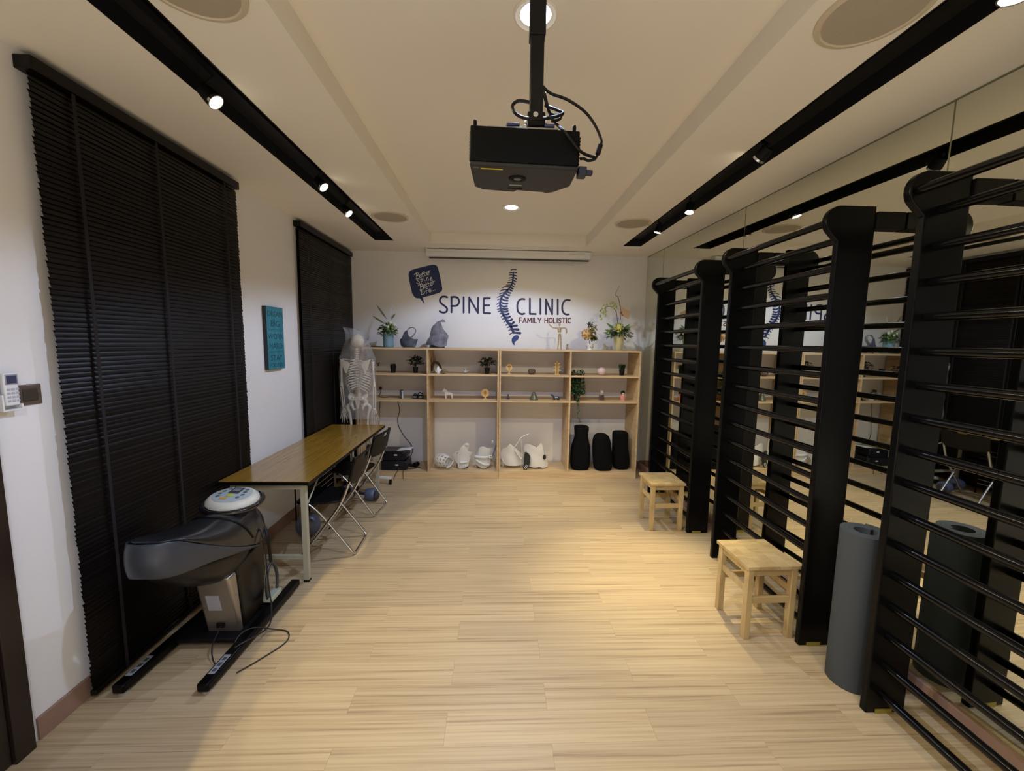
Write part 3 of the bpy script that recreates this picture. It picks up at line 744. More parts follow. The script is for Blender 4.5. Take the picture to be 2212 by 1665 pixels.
x = X_at(959.5, 4.99)
t = thing('shell_ornament', 'mottled olive seashell lying beside the white figurine', 'ornament', (x, 4.99, z))
b = B(); prof = [(.002, -.05), (.01, -.045), (.018, -.03), (.024, -.012), (.026, .008), (.02, .026), (.012, .038), (.004, .046)]
b.lathe(prof, (x, 4.99, z+.026), 16, Matrix.Rotation(math.radians(80), 3, 'Y') @ Matrix.Rotation(.3, 3, 'X'), 1)
obj('shell', b, mat('shell', (120, 106, 76), .5, var=.35, vscale=50), t)
obj('lip', B().tube([(x+.03, 4.968, z+.015), (x+.005, 4.962, z+.012), (x-.02, 4.968, z+.014)], .005, 6, smooth=3), mat('shell_lip', (150, 136, 106), .4), t)
x = X_at(1004.5)
t = thing('bird_ornament', 'small pale grey ceramic bird on the upper shelf', 'ornament', (x, SH, z))
PALE = mat('pale_ceramic', (168, 168, 158), .4)
obj('body', B().ball((x, SH, z+.021), .024, (1.1, .8, .87), 14), PALE, t)
obj('head', B().ball((x+.004, SH-.004, z+.05), .013, n=12), PALE, t)
obj('beak', B().cyl((x-.006, SH-.006, z+.05), (x-.02, SH-.008, z+.048), .004, .0008, 8), mat('beak_grey', (110, 108, 100), .5), t)
obj('tail', B().cyl((x+.02, SH, z+.026), (x+.042, SH, z+.034), .009, .004, 8), PALE, t)

def disc_tree(x, z, rad, hh, label, motif, oval=1.0):
    t = thing('wood_ornament', label, 'ornament', (x, SH, z))
    n = 28; ring = B()
    pts_o = [(math.cos(2*PI*i/n)*rad, math.sin(2*PI*i/n)*rad*oval) for i in range(n)]
    cz = z+hh-rad*oval
    ring.prism([(x+p[0], cz+p[1]) for p in pts_o], lambda a, c2: (a, SH-.006, c2), lambda a, c2: (a, SH+.006, c2))
    obj('disc', ring, PLYC, t, bevel=.0015)
    obj('stem', B().box(x-.009, x+.009, SH-.005, SH+.005, z+.008, cz-rad*oval+.006), PLYC, t)
    obj('base', B().box(x-.028, x+.028, SH-.02, SH+.02, z, z+.008), PLYC, t, bevel=.001)
    DK = mat('carved_recess', (158, 116, 60), .6)
    if motif == 'tree':
        mb = B(); tri = [(0, .62), (.25, .25), (.12, .25), (.36, -.12), (.1, -.12), (.1, -.55), (-.1, -.55), (-.1, -.12), (-.36, -.12), (-.12, .25), (-.25, .25)]
        mb.prism([(x+p[0]*rad, cz+p[1]*rad*oval) for p in tri], lambda a, c2: (a, SH-.009, c2), lambda a, c2: (a, SH-.006, c2)); obj('carving', mb, DK, t)
    else:
        mb = B(); mb.tube([(x, SH-.007, cz-rad*.7), (x, SH-.007, cz+rad*.3)], .004, 6)
        for a in (-.7, 0, .7): mb.ball((x+math.sin(a)*rad*.5, SH-.007, cz+rad*.25*math.cos(a)+.006), rad*.24, (1, .2, 1), 10)
        obj('carving', mb, DK, t)
disc_tree(X_at(1100), ZA, .040, .128, 'round-topped pale wood carving on the upper shelf near the middle divider', 'crown', 1.15)
disc_tree(X_at(1048.5), ZB2, .052, .128, 'round yellow wood disc with a carved tree, on the middle shelf', 'tree')
# pagoda tree
x, z = X_at(1203), ZA
t = thing('wood_ornament', 'tiered pagoda-shaped pale wood carving on the upper shelf', 'ornament', (x, SH, z))
hp = [(.0, .178), (.010, .150), (.042, .142), (.020, .128), (.018, .112), (.052, .100), (.022, .088), (.022, .070), (.060, .052), (.024, .044), (.022, .010), (.0, .010)]
poly = [(x+a, z+c2) for a, c2 in hp]+[(x-a, z+c2) for a, c2 in hp[::-1][1:-1]]
obj('tiers', B().prism(poly, lambda a, c2: (a, SH-.006, c2), lambda a, c2: (a, SH+.006, c2)), PLYC, t, bevel=.001)
obj('spine_rib', B().box(x-.007, x+.007, SH-.010, SH-.006, z+.012, z+.155), mat('carved_recess', (158, 116, 60), .6), t)
obj('base', B().box(x-.032, x+.032, SH-.02, SH+.02, z, z+.010), PLYC, t, bevel=.001)
# wire / pebble bowl
x, z = X_at(1148.5), ZA
t = thing('woven_bowl', 'brown woven openwork bowl between the two upper wood carvings', 'bowl', (x, SH, z))
b = B(); Rb = .047
for k in range(9):
    for sgn in (1, -1):
        pts = []
        for j in range(9):
            a = .45+j*(2.05)/8; th = 2*PI*k/9+sgn*j*.22
            pts.append((x+math.sin(a)*math.cos(th)*Rb, SH+math.sin(a)*math.sin(th)*Rb, z+.036-math.cos(a)*.036*1.0+.002))
        b.tube(pts, .0042, 5)
obj('weave', b, mat('brown_weave', (98, 80, 64), .5, var=.3, vscale=60), t)
obj('rim', B().tube([(x+math.cos(2*PI*i/20)*.029, SH+math.sin(2*PI*i/20)*.029, z+.067) for i in range(20)], .004, 6, closed=True), mat('brown_weave', (98, 80, 64)), t)
obj('foot', B().lathe([(.022, 0), (.024, .004), (.018, .008)], (x, SH, z), 16), mat('brown_weave', (98, 80, 64)), t)
# pink globe
x, z = X_at(1300), ZA
t = thing('globe_vase', 'pale pink glossy globe vase on the upper shelf of the last bay', 'vase', (x, SH, z))
PINK = mat('pink_glaze', (218, 190, 184), .25)
obj('body', B().lathe([(.026, 0), (.044, .012), (.055, .035), (.057, .052), (.050, .075), (.036, .088), (.020, .093)], (x, SH, z+.0005), 28), PINK, t)
obj('rim', B().lathe([(.016, .092), (.021, .092), (.021, .097), (.016, .097)], (x, SH, z), 20), PINK, t)

# ---- middle shelf
z = ZB2
x = X_at(867)
t = thing('media_player', 'upright dark grey slab speaker on the middle shelf', 'speaker', (x, 5.02, z))
obj('body', B().box(x-.017, x+.010, 4.99, 5.06, z+.0005, z+.105), mat('slate', (58, 62, 66), .5), t, bevel=.003)
obj('side_plate', B().box(x+.0105, x+.017, 4.992, 5.058, z+.0005, z+.095), WHITEP, t, bevel=.002)
xa = X_at(902, 5.0)
t = thing('headset', 'black strapped goggles lying by the divider on the middle shelf', 'goggles', (xa, 5.0, z))
obj('frame', B().box(xa-.062, xa-.004, 4.985, 5.03, z+.001, z+.05).box(xa+.004, xa+.068, 4.985, 5.03, z+.001, z+.048).box(xa-.006, xa+.006, 4.995, 5.02, z+.02, z+.044), BLACKP, t, bevel=.010, seg=3)
obj('lens', B().box(xa-.055, xa-.012, 4.981, 4.984, z+.010, z+.034), mat('grey_lens', (104, 100, 98), .2), t, bevel=.001)
obj('lens', B().box(xa+.014, xa+.058, 4.981, 4.984, z+.010, z+.034), mat('tan_lens', (120, 108, 90), .2), t, bevel=.001)
obj('strap', B().tube([(xa-.05, 5.02, z+.045), (xa-.04, 5.03, z+.063), (xa-.02, 5.03, z+.05), (xa+.0, 5.03, z+.052), (xa+.015, 5.03, z+.075), (xa+.035, 5.03, z+.068), (xa+.06, 5.03, z+.052)], .006, 6, smooth=4), BLACKM, t)
# cable + plug at left
xs0 = X_at(811)
single('power_cable', B().tube([(xs0-.02, 5.30, z+.09), (xs0, 5.24, z+.05), (xs0+.02, 5.10, z+.012), (xs0+.10, 5.05, z+.006), (xs0+.17, 5.08, z+.012), (xs0+.24, 5.12, z+.006), (xs0+.29, 5.2, z+.006)], .0042, 6, smooth=5).box(xs0-.035, xs0-.008, 5.285, 5.325, z+.075, z+.11),
       mat('brown_cable', (72, 48, 48), .5), 'dark reddish cable with plug lying along the middle shelf behind the skeleton', 'cable')

def silhouette(name, cx, cyy, z, sc, parts, label, cat, m):
    t = thing(name, label, cat, (cx, cyy, z))
    for nm, poly, d0, d1, mm in parts:
        obj(nm, B().prism([(cx+a*sc, z+c2*sc) for a, c2 in poly], lambda a, c2, d0=d0: (a, cyy+d0, c2), lambda a, c2, d1=d1: (a, cyy+d1, c2)), mm or m, t, bevel=.0025, seg=2)
    return t
x = X_at(968.5)
WH = mat('white_wood', (206, 200, 196), .5)
hb = [(-.34, .52), (-.40, .78), (-.62, .72), (-.66, .80), (-.50, 1.0), (-.44, 1.16), (-.36, 1.02), (-.16, .95), (-.04, .74), (.30, .68), (.42, .62), (.46, .46), (.30, .40), (.0, .38), (-.24, .40)]
silhouette('toy_horse', x, SH, z+.0005, .118, [('body', hb, -.014, .014, None),
    ('leg', [(-.34, .0), (-.24, .0), (-.20, .45), (-.34, .50)], -.017, -.005, None), ('leg', [(-.28, .0), (-.18, .0), (-.12, .45), (-.26, .50)], .005, .017, None),
    ('leg', [(.36, .0), (.46, .0), (.46, .52), (.26, .46)], -.017, -.005, None), ('leg', [(.30, .0), (.40, .0), (.42, .50), (.22, .46)], .005, .017, None)],
    'white wooden toy horse on the middle shelf', 'toy', WH)
x = X_at(1200, 5.0)
BLU = mat('navy_ceramic', (38, 48, 70), .35)
S_ = lambda q: [(a*1.12, c*.92) for a, c in q]
db = [(-.62, .86), (-.52, .98), (-.36, .98), (-.24, .86), (-.14, .62), (.2, .60), (.60, .62), (.72, .44), (.78, .12), (.70, .10), (.62, .30), (.1, .28), (-.22, .26), (-.30, .46), (-.42, .68), (-.60, .74)]
silhouette('toy_dog', x, 5.0, z+.0005, .078, [('body', S_(db), -.016, .016, None), ('leg', S_([(-.24, 0), (-.08, 0), (-.06, .34), (-.28, .34)]), -.018, -.004, None), ('leg', S_([(-.14, 0), (.02, 0), (.04, .34), (-.16, .34)]), .004, .018, None),
    ('leg', S_([(.46, 0), (.62, 0), (.64, .36), (.42, .36)]), -.018, -.004, None), ('leg', S_([(.36, 0), (.52, 0), (.54, .36), (.34, .36)]), .004, .018, None),
    ('bone_mark', S_([(-.02, .44), (.02, .51), (.10, .47), (.26, .47), (.34, .51), (.38, .44), (.34, .38), (.26, .42), (.10, .42), (.02, .38)]), -.0185, -.016, WHITEP)],
    'small navy dachshund ornament on the middle shelf by the divider', 'toy', BLU)
x = X_at(1098.5)
t = thing('bud_vase', 'tiny dark blue bottle vase on the middle shelf', 'vase', (x, SH, z))
obj('body', B().lathe([(.016, 0), (.020, .012), (.018, .030), (.009, .042)], (x, SH, z+.0005), 16), mat('slate_blue', (60, 68, 88), .4), t)
obj('neck', B().lathe([(.009, .042), (.008, .052), (.011, .060), (.007, .060)], (x, SH, z+.0005), 16), mat('slate_blue', (60, 68, 88)), t)
x = X_at(1154.5, 5.0)
t = thing('glass_cone', 'olive green frosted glass cone on the middle shelf', 'ornament', (x, 5.0, z))
obj('cone', B().lathe([(.048, 0), (.053, .004), (.050, .014), (.030, .064), (.019, .090), (.010, .099), (.001, .101)], (x, 5.0, z+.0005), 28), mat('olive_glass', (104, 106, 84), .25, trans=.3), t)
obj('base_ring', B().lathe([(.040, 0), (.0545, 0), (.0545, .003), (.040, .003)], (x, 5.0, z), 28), mat('olive_rim', (90, 92, 76), .4), t)
x = X_at(1301.5, 5.02)
t = thing('perfume_bottle', 'clear square bottle of dark liquid with a pale stopper', 'bottle', (x, 5.02, z))
obj('liquid_body', B().box(x-.030, x+.030, 4.995, 5.045, z+.0005, z+.068), mat('brown_liquid', (84, 64, 60), .15, coat=.5), t, bevel=.006, seg=3)
obj('neck', B().cyl((x, 5.02, z+.068), (x, 5.02, z+.086), .013, .013), mat('clear_neck', (170, 168, 166), .2), t)
obj('stopper', B().box(x-.018, x+.018, 5.002, 5.038, z+.086, z+.125), mat('pale_stopper', (186, 184, 178), .25), t, bevel=.004)
x = X_at(1348, 4.99)
t = thing('kokeshi_doll', 'small pink-robed doll with black hair at the right end of the middle shelf', 'doll', (x, 4.99, z))
SKIN = mat('doll_skin', (226, 184, 160), .5)
obj('robe', B().lathe([(.026, .004), (.030, .02), (.030, .04), (.024, .062), (.012, .078)], (x, 4.99, z), 18), mat('pink_robe', (206, 138, 120), .6, var=.15, vscale=60), t)
obj('base', B().lathe([(.030, 0), (.036, .002), (.034, .008), (.02, .009)], (x, 4.99, z), 18), mat('pink_base', (214, 158, 136), .6), t)
obj('head', B().ball((x, 4.988, z+.095), .021, n=16), SKIN, t)
obj('hair', B().ball((x, 4.992, z+.106), .026, (1, 1, .88), 16).ball((x-.02, 4.990, z+.095), .010, (1, 1, 1.3), 10).ball((x+.02, 4.990, z+.095), .010, (1, 1, 1.3), 10), BLACKP, t)
obj('sleeve', B().ball((x-.026, 4.985, z+.045), .012, (.7, .8, 1.6), 10).ball((x+.026, 4.985, z+.045), .012, (.7, .8, 1.6), 10), mat('pink_robe', (206, 138, 120)), t)

# ---- bottom bay 1 : black boxes, cable, plug
z = ZP
def ups(y0, z0, x0, x1, label):
    t = thing('black_case', label, 'box', ((x0+x1)/2, y0, z0), 'two stacked black equipment boxes')
    prof = [(x0, 0), (x1-.03, 0), (x1, .03), (x1, .09), (x1-.02, .118), (x0, .122)]
    obj('body', B().prism(prof, lambda a, c2: (a, y0, z0+c2), lambda a, c2: (a, y0+.24, z0+c2)), mat('black_blue_plastic', (15, 16, 24), .35), t, bevel=.008, seg=3)
    obj('label_plate', B().box(x1-.15, x1-.112, y0-.0015, y0-.0002, z0+.065, z0+.080), WHITEP, t)
    obj('vent_line', B().box(x1-.10, x1-.055, y0-.0012, y0-.0002, z0+.070, z0+.073), mat('dim_grey', (70, 70, 76), .5), t)
xr = X_at(879, 4.93, 1000); xl = X_at(824, 4.93, 1000)
ups(4.915, z+.0008, xl, xr+.01, 'lower black equipment box of the two stacked on the shelf plinth')
ups(4.925, z+.1235, xl+.01, xr-.005, 'upper black equipment box, under the white paper')
single('paper_sheet', B().grid(6, 4, lambda u, v: (xr-.13+.17*u+.02*v, 4.94+.16*v, z+.2475+.012*math.sin(u*2.2)*(u)+.0)), WHITEP, 'white sheet of paper lying on top of the black boxes', 'paper', solid=.0012)
xp = X_at(896, 5.0, 998)
t = thing('power_adapter', 'round black plug adapter lying beside the black boxes', 'adapter', (xp, 5.06, z))
obj('body', B().cyl((xp-.012, 5.03, z+.034), (xp+.02, 5.10, z+.034), .033, .030, 18), BLACKP, t, bevel=.004)
obj('plug_block', B().box(xp-.075, xp-.02, 5.04, 5.09, z+.001, z+.04), BLACKP, t, bevel=.005)
obj('lead', B().tube([(xp-.05, 5.06, z+.035), (xp-.08, 5.02, z+.06), (xp-.11, 4.98, z+.03), (xp-.08, 4.96, z+.012), (xp-.03, 4.97, z+.01), (xp+.0, 5.0, z+.006), (xp+.06, 5.04, z+.006)], .0045, 6, smooth=5), CORD, t)
def wpt(px, py, yy): return P(px, py, 1, yy)
cab = [wpt(857, 861, 5.335), wpt(863, 885, 5.335), wpt(859, 905, 5.335), wpt(862, 922, 5.335), wpt(874, 943, 5.335), wpt(888, 960, 5.32), wpt(891, 975, 5.25), wpt(884, 990, 5.14)]
cab += [Vector((xp-.07, 5.03, ZP+.03))]
single('hanging_cable', B().tube(cab, .0042, 6, smooth=5), CORD, 'dark cable hanging down the wall in an S curve behind the black boxes', 'cable')
single('hanging_cable', B().tube([wpt(822, 861, 5.34), wpt(819.5, 890, 5.34), wpt(819, 915, 5.34), wpt(819, 950, 5.34), Vector((xl+.05, 5.335, ZP+.02))], .0035, 6, smooth=4), CORD, 'dark cable hanging straight down the wall beside the skeleton', 'cable')
lp = [P(884, 992, 1, 4.90), P(888, 1003, 1, 4.875), P(872, 1014, 1, 4.87), P(871, 1030, 1, 4.865), P(871, 1036, 1, 4.86), P(863, 1043, 1, 4.84), P(852, 1037, 1, 4.84), P(853, 1027, 1, 4.86), P(858, 1018, 1, 4.868), P(862, 1012, 1, 4.89)]
single('looped_cord', B().tube(lp, .0036, 6, smooth=5), CORD, 'thin brown cord looping over the front of the plinth', 'cord')

# ---- scoliosis braces
def shell(t, name, c, f, nu, nv, m, mask=None, th=.004, wrap=False, sub=1):
    b = B(); b.grid(nu, nv, lambda u, v: tuple(Vector(c)+Vector(f(u, v))), mask, wrap)
    return obj(name, b, m, t, solid=th, sub=sub, angle=180)
def strap(t, pts, wd, m, name='strap', hgt=.028):
    b = B(); n = len(pts)-1; sp2 = spline([Vector(p) for p in pts], 4)
    b.grid(len(sp2)-1, 1, lambda u, v: tuple(sp2[min(len(sp2)-1, round(u*(len(sp2)-1)))]+Vector((0, 0, (v-.5)*hgt))))
    return obj(name, b, m, t, solid=wd, angle=180)
z = ZP
HM = mat('black_hole_pad', (26, 18, 20), .7)
# 1 perforated, lying
x = X_at(957, 5.02, 1000); y = 5.03
t = thing('back_brace', 'white perforated plastic back brace lying on its side in the second bay', 'brace', (x, y, z), 'white plastic back braces on the bottom shelf')
ax = Vector((.75, -.5, 0)).normalized(); sd = Vector((-ax.y, ax.x, 0))
def f(u, v):
    a = 2*PI*.86*u+1.2; L = .20*(v-.5)*(1+.15*math.cos(a)); r = .078+.022*math.sin(v*PI*1.2)
    return tuple(ax*L+sd*math.cos(a)*r*.95+Vector((0, 0, .098+math.sin(a)*r*.88)))
shell(t, 'shell', (x, y, z), f, 36, 16, BRACEW, lambda u, v: not ((int(u*36) % 4 in (1, 2)) and (int(v*16) % 4 in (1, 2)) and .08 < u < .95), .005)
strap(t, [(x+.05, y-.085, z+.03), (x+.10, y-.085, z+.05), (x+.14, y-.05, z+.11)], .004, WHITEP, hgt=.02)
def brace(px, yy, label, prof, R=.085, ry=.07, th0=-.5, th1=5.2, m=BRACEW, grp='white plastic back braces on the bottom shelf', rot=0, zb=None, name='back_brace', nu=40, nv=12, waist=.2, px_y=1000, cat='brace', lean=0, parts=()):
    x = X_at(px, yy, px_y); zz = ZP if zb is None else zb
    t = thing(name, label, cat, (x, yy, zz), grp)
    top, bot = prof
    def f(u, v):
        a = th0+(th1-th0)*u+rot; zt2 = top(u); zb2 = bot(u); h = zb2+(zt2-zb2)*v
        k = 1-waist*math.exp(-((h-.13)/.05)**2)+.12*math.sin(a*2+1)*.5
        return (math.cos(a)*R*k+lean*h, math.sin(a)*ry*k, h+.004)
    shell(t, 'shell', (x, yy, zz), f, nu, nv, m)
    return t, x, yy, zz
W1 = lambda amp, off, k, ph=0: (lambda u: off+amp*math.sin(k*2*PI*u+ph))
def bent(t, name, poly, yc, m, curv=3.0, th=.008, zmin=0, skewy=0.0):
    xs_ = [p.x for p in poly]; x0, x1 = min(xs_), max(xs_); xc = (x0+x1)/2
    b = B(); b.prism([(p.x, max(zmin+.001, p.z)) for p in poly], lambda a, c: (a, yc-th/2, c), lambda a, c: (a, yc+th/2, c))
    bmesh.ops.triangulate(b.b, faces=[f for f in b.b.faces if len(f.verts) > 4])
    k = int((x1-x0)/.012)
    for i in range(1, k):
        bmesh.ops.bisect_plane(b.b, geom=b.b.verts[:]+b.b.edges[:]+b.b.faces[:], plane_co=(x0+(x1-x0)*i/k, 0, 0), plane_no=(1, 0, 0))
    zz0 = min(p.z for p in poly); zz1 = max(p.z for p in poly)
    for i in range(1, 14):
        bmesh.ops.bisect_plane(b.b, geom=b.b.verts[:]+b.b.edges[:]+b.b.faces[:], plane_co=(0, 0, zz0+(zz1-zz0)*i/14), plane_no=(0, 0, 1))
    for v in b.b.verts:
        d = (v.co.x-xc); v.co.y += curv*d*d+skewy*(v.co.z-zz0)+.003*math.sin(v.co.z*30+d*20)
    return obj(name, b, m, t, angle=60)
def backhalf(t, x, yc, z, w_, h, m, dpt=.10):
    b = B()
    def f(u, v):
        a = PI*u; k = 1-.12*math.sin(v*PI)
        return (x+math.cos(a)*w_*k, yc+.02+math.sin(a)*dpt*k, z+.003+h*v*(1+.25*math.sin(a*3+1)*v))
    b.grid(22, 8, f); return obj('back_shell', b, m, t, solid=.006, sub=1, angle=180)
def Zp(sc, ox, oy, yy, pts): return [wpt(ox+a/sc, oy+c/sc, yy) for a, c in pts]
GW = 'white plastic back braces on the bottom shelf'
def tbrace(px, yc, label, sc, ox, oy, pts, m, zb, bw, bh, grp=GW, **k):
    poly = Zp(sc, ox, oy, yc, pts); x = sum(p.x for p in poly)/len(poly); x = (min(p.x for p in poly)+max(p.x for p in poly))/2
    t = thing('back_brace', label, 'brace', (x, yc, zb), grp)
    bent(t, 'front_shell', poly, yc, m, zmin=zb, **k); backhalf(t, x, yc, zb, bw, bh, m)
    return t, x, yc, zb
t, x, y, z = tbrace(1001, 4.99, 'white back brace with a tall blade leaning right, middle of the second bay', 13.825, 920, 920,
   [(745, 930), (830, 840), (905, 770), (965, 760), (1010, 680), (1080, 600), (1150, 535), (1200, 512), (1270, 530), (1292, 580), (1250, 650), (1215, 710), (1290, 785), (1400, 820), (1330, 900), (1275, 1010), (1265, 1180), (1220, 1225), (1120, 1265), (1010, 1275), (950, 1240), (960, 1150), (900, 1090), (840, 1000), (790, 1060), (750, 1010)], BRACEW, ZP, .085, .15, curv=3.5)
def stp(t, pts, yc, w_=.03, m=WHITEP, name='strap', curv=3.5, xc=None):
    q = Zp(13.825, 920, 920, yc, pts); xc = x if xc is None else xc
    q = [Vector((p.x, yc-.012+curv*(p.x-xc)**2, p.z)) for p in q]; return strap(t, q, .007, m, name, w_)
stp(t, [(1010, 1090), (1120, 1085), (1240, 1075)], 4.99, .026); 
q1 = wpt(1003, 1006.5, 4.965); obj('buckle', B().box(q1.x-.022, q1.x+.022, q1.y-.004, q1.y+.004, q1.z-.018, q1.z+.018), WHITEP, t, bevel=.003)
obj('rivet', B().cyl(q1+Vector((0, -.004, 0)), q1+Vector((0, -.0065, 0)), .005), mat('grey_rivet', (90, 90, 90), .4), t)
obj('rivet', B().cyl(wpt(988, 978.5, 4.985), wpt(988, 978.5, 4.975), .007), mat('grey_rivet', (90, 90, 90), .4), t)
obj('blade_pad', B().ball(wpt(1008, 960, 4.99), .028, (1, .4, .8), 14), BRACEW, t)
t, x, y, z = tbrace(1043, 4.99, 'white back brace belted with two thick white straps, right side of the second bay', 13.825, 920, 920,
   [(1575, 720), (1610, 640), (1680, 603), (1760, 620), (1800, 650), (1880, 672), (1960, 680), (2010, 700), (2005, 820), (1975, 880), (1970, 960), (1930, 1010), (1890, 1060), (1925, 1160), (1860, 1225), (1760, 1265), (1640, 1255), (1570, 1205), (1490, 1160), (1420, 1190), (1365, 1215), (1400, 1130), (1470, 1040), (1440, 980), (1440, 900), (1550, 880), (1570, 800)], BRACEW, ZP, .085, .16, curv=3.5)
stp(t, [(1450, 930), (1600, 932), (1760, 938), (1900, 930)], 4.985, .036); stp(t, [(1500, 1035), (1620, 1090), (1760, 1150), (1900, 1165)], 4.985, .034)
q1 = wpt(1059.5, 986, 4.972); obj('buckle', B().box(q1.x-.022, q1.x+.022, q1.y-.004, q1.y+.004, q1.z-.022, q1.z+.022), WHITEP, t, bevel=.003)
obj('rivet', B().cyl(q1+Vector((.008, -.004, 0)), q1+Vector((.008, -.007, 0)), .007), BLACKP, t)
obj('arm', B().tube([wpt(1063, 985, 5.04), wpt(1068, 973, 5.05), wpt(1071, 962, 5.06)], [.010, .008, .010], 8, smooth=3), mat('clear_arm', (120, 120, 130), .3), t)
obj('arm_pad', B().ball(wpt(1064, 954, 5.05), .018, (.8, .5, 1.3), 12), BRACEW, t)
t, x, y, z = tbrace(1106, 5.00, 'white back brace with a pointed side and thin raised arm, left in the third bay', 6.703, 1070, 880,
   [(63, 690), (100, 612), (150, 590), (180, 562), (215, 520), (240, 560), (290, 582), (330, 630), (345, 650), (400, 690), (428, 700), (422, 842), (300, 845), (160, 842), (100, 805), (72, 760)], BRACEW, ZP, .13, .14, curv=2.6)
obj('raised_arm', B().tube([wpt(1110, 968, 5.0), wpt(1118, 957, 5.0), wpt(1124, 947, 5.0), wpt(1132, 941, 5.01), wpt(1142, 937, 5.02)], [.016, .013, .011, .010, .016], 8, smooth=4, ry=.007), BRACEW, t)
obj('arm_link', B().tube([wpt(1112, 972, 4.99), wpt(1119, 982, 4.985), wpt(1127, 990, 4.985), wpt(1127, 968, 5.0), wpt(1125, 948, 5.0)], [.012, .016, .018, .020, .012], 8, smooth=4, ry=.007), BRACEW, t)
t, x, y, z = tbrace(1163, 4.985, 'cream white back brace with a black side strap and dark round pad, third bay', 6.703, 1070, 880,
   [(425, 650), (415, 590), (440, 548), (490, 535), (550, 555), (600, 578), (640, 540), (665, 512), (690, 570), (700, 640), (745, 760), (775, 830), (760, 872), (700, 882), (640, 862), (560, 872), (505, 862), (440, 855), (430, 760)], BRACEW, ZP, .12, .17, curv=2.4)
bs_ = Zp(6.703, 1070, 880, 4.955, [(425, 650), (450, 645), (490, 675), (508, 720), (505, 790), (480, 860), (450, 898), (405, 890), (400, 872), (420, 820), (440, 740), (425, 690)])
bent(t, 'black_strap', bs_, 4.955, mat('black_pad', (30, 34, 30), .6), curv=0, th=.012)
obj('buckle', B().tube(Zp(6.703, 1070, 880, 4.945, [(425, 868), (448, 830), (462, 842), (452, 875), (432, 888)]), .0035, 6, closed=True), WHITEP, t)
obj('pad', B().ball(wpt(1176, 987, 5.0), .022, (1, .25, 1.6), 14), HM, t)
GG = 'grey back braces on top of the shelves'
t, x, y, z = tbrace(884, 5.04, 'dark blue-grey back brace with a hooked arm on top of the shelves', 17.015, 860, 670,
   [(40, 1080), (130, 1010), (170, 900), (220, 810), (290, 745), (345, 735), (345, 830), (370, 930), (420, 1010), (480, 1055), (560, 1062), (705, 1060), (650, 1110), (615, 1170), (608, 1240), (628, 1338), (100, 1335), (50, 1200), (38, 1130)], BRACED, ZTOP, .075, .05, GG, curv=3.2)
hk = [wpt(860+a_/17.015, 670+c_/17.015, 5.04) for a_, c_ in ((325, 760), (400, 670), (500, 630), (600, 660), (645, 750), (610, 860), (540, 940), (470, 1010))]
obj('hooked_arm', B().tube(hk, [.010, .016, .022, .024, .022, .022, .028, .034], 8, smooth=4, ry=.006), BRACEG, t)
t, x, y, z = tbrace(948, 5.02, 'mottled grey back brace with a long raised arm on top of the shelves', 17.015, 860, 670,
   [(1180, 890), (1185, 780), (1220, 660), (1290, 550), (1370, 490), (1430, 420), (1540, 380), (1640, 318), (1700, 360), (1735, 425), (1640, 440), (1560, 430), (1480, 500), (1440, 580), (1385, 630), (1470, 700), (1560, 790), (1620, 880), (1700, 862), (1790, 865), (1838, 930), (1825, 1010), (1790, 1100), (1772, 1180), (1780, 1290), (1730, 1315), (1560, 1358), (1440, 1335), (1330, 1285), (1240, 1262), (1150, 1270), (1000, 1290), (1010, 1200), (1060, 1080), (1160, 960)], BRACEG, ZTOP, .10, .05, GG, curv=2.6)
# ---- three black fabric-covered torso cushions
def torso(px, yy, prof, dep, label, seed):
    x = X_at(px, yy, 1000); rnd = random.Random(seed); z0 = ZP+.0005
    t = thing('covered_torso_form', label, 'cushion', (x, yy, ZP), 'black fabric-covered torso forms')
    b = B(); rings = []
    N = 24
    for (zz, hw, off) in prof:
        rings.append([b.b.verts.new((x+off+hw*abs(math.cos(2*PI*i/N))**.55*math.copysign(1, math.cos(2*PI*i/N)), yy+dep*min(1, hw/.08)*abs(math.sin(2*PI*i/N))**.8*math.copysign(1, math.sin(2*PI*i/N))+.004*math.sin(zz*60+i), z0+zz)) for i in range(N)])
    b.skin(rings)
    obj('cover', b, FABB, t, sub=1, angle=180)
    return t, x
# widths measured from the photograph
torso(1253, 5.02, [(0, .100, -.003), (.02, .118, -.003), (.10, .128, -.002), (.20, .128, .0), (.30, .120, .0), (.37, .096, .003), (.42, .082, .004), (.48, .086, .004), (.540, .092, .003), (.556, .090, .002), (.558, .08, .002)], .10,
      'tallest black fabric-covered torso form with a squared neck, left in the last bay', 1)
torso(1299, 5.00, [(0, .10, .02), (.02, .116, .018), (.10, .122, .012), (.20, .122, .003), (.30, .118, -.004), (.38, .112, -.010), (.44, .092, -.012), (.462, .06, -.012), (.465, .03, -.012)], .10,
      'round-shouldered black fabric-covered torso form in the middle of the last bay', 2)
torso(1339, 5.05, [(0, .085, .012), (.02, .105, .012), (.10, .112, .008), (.18, .108, .002), (.28, .098, -.006), (.36, .096, -.010), (.44, .100, -.012), (.475, .094, -.012), (.485, .075, -.012), (.487, .03, -.012)], .09,
      'black fabric-covered torso form with a flat round top, at the right panel', 3)

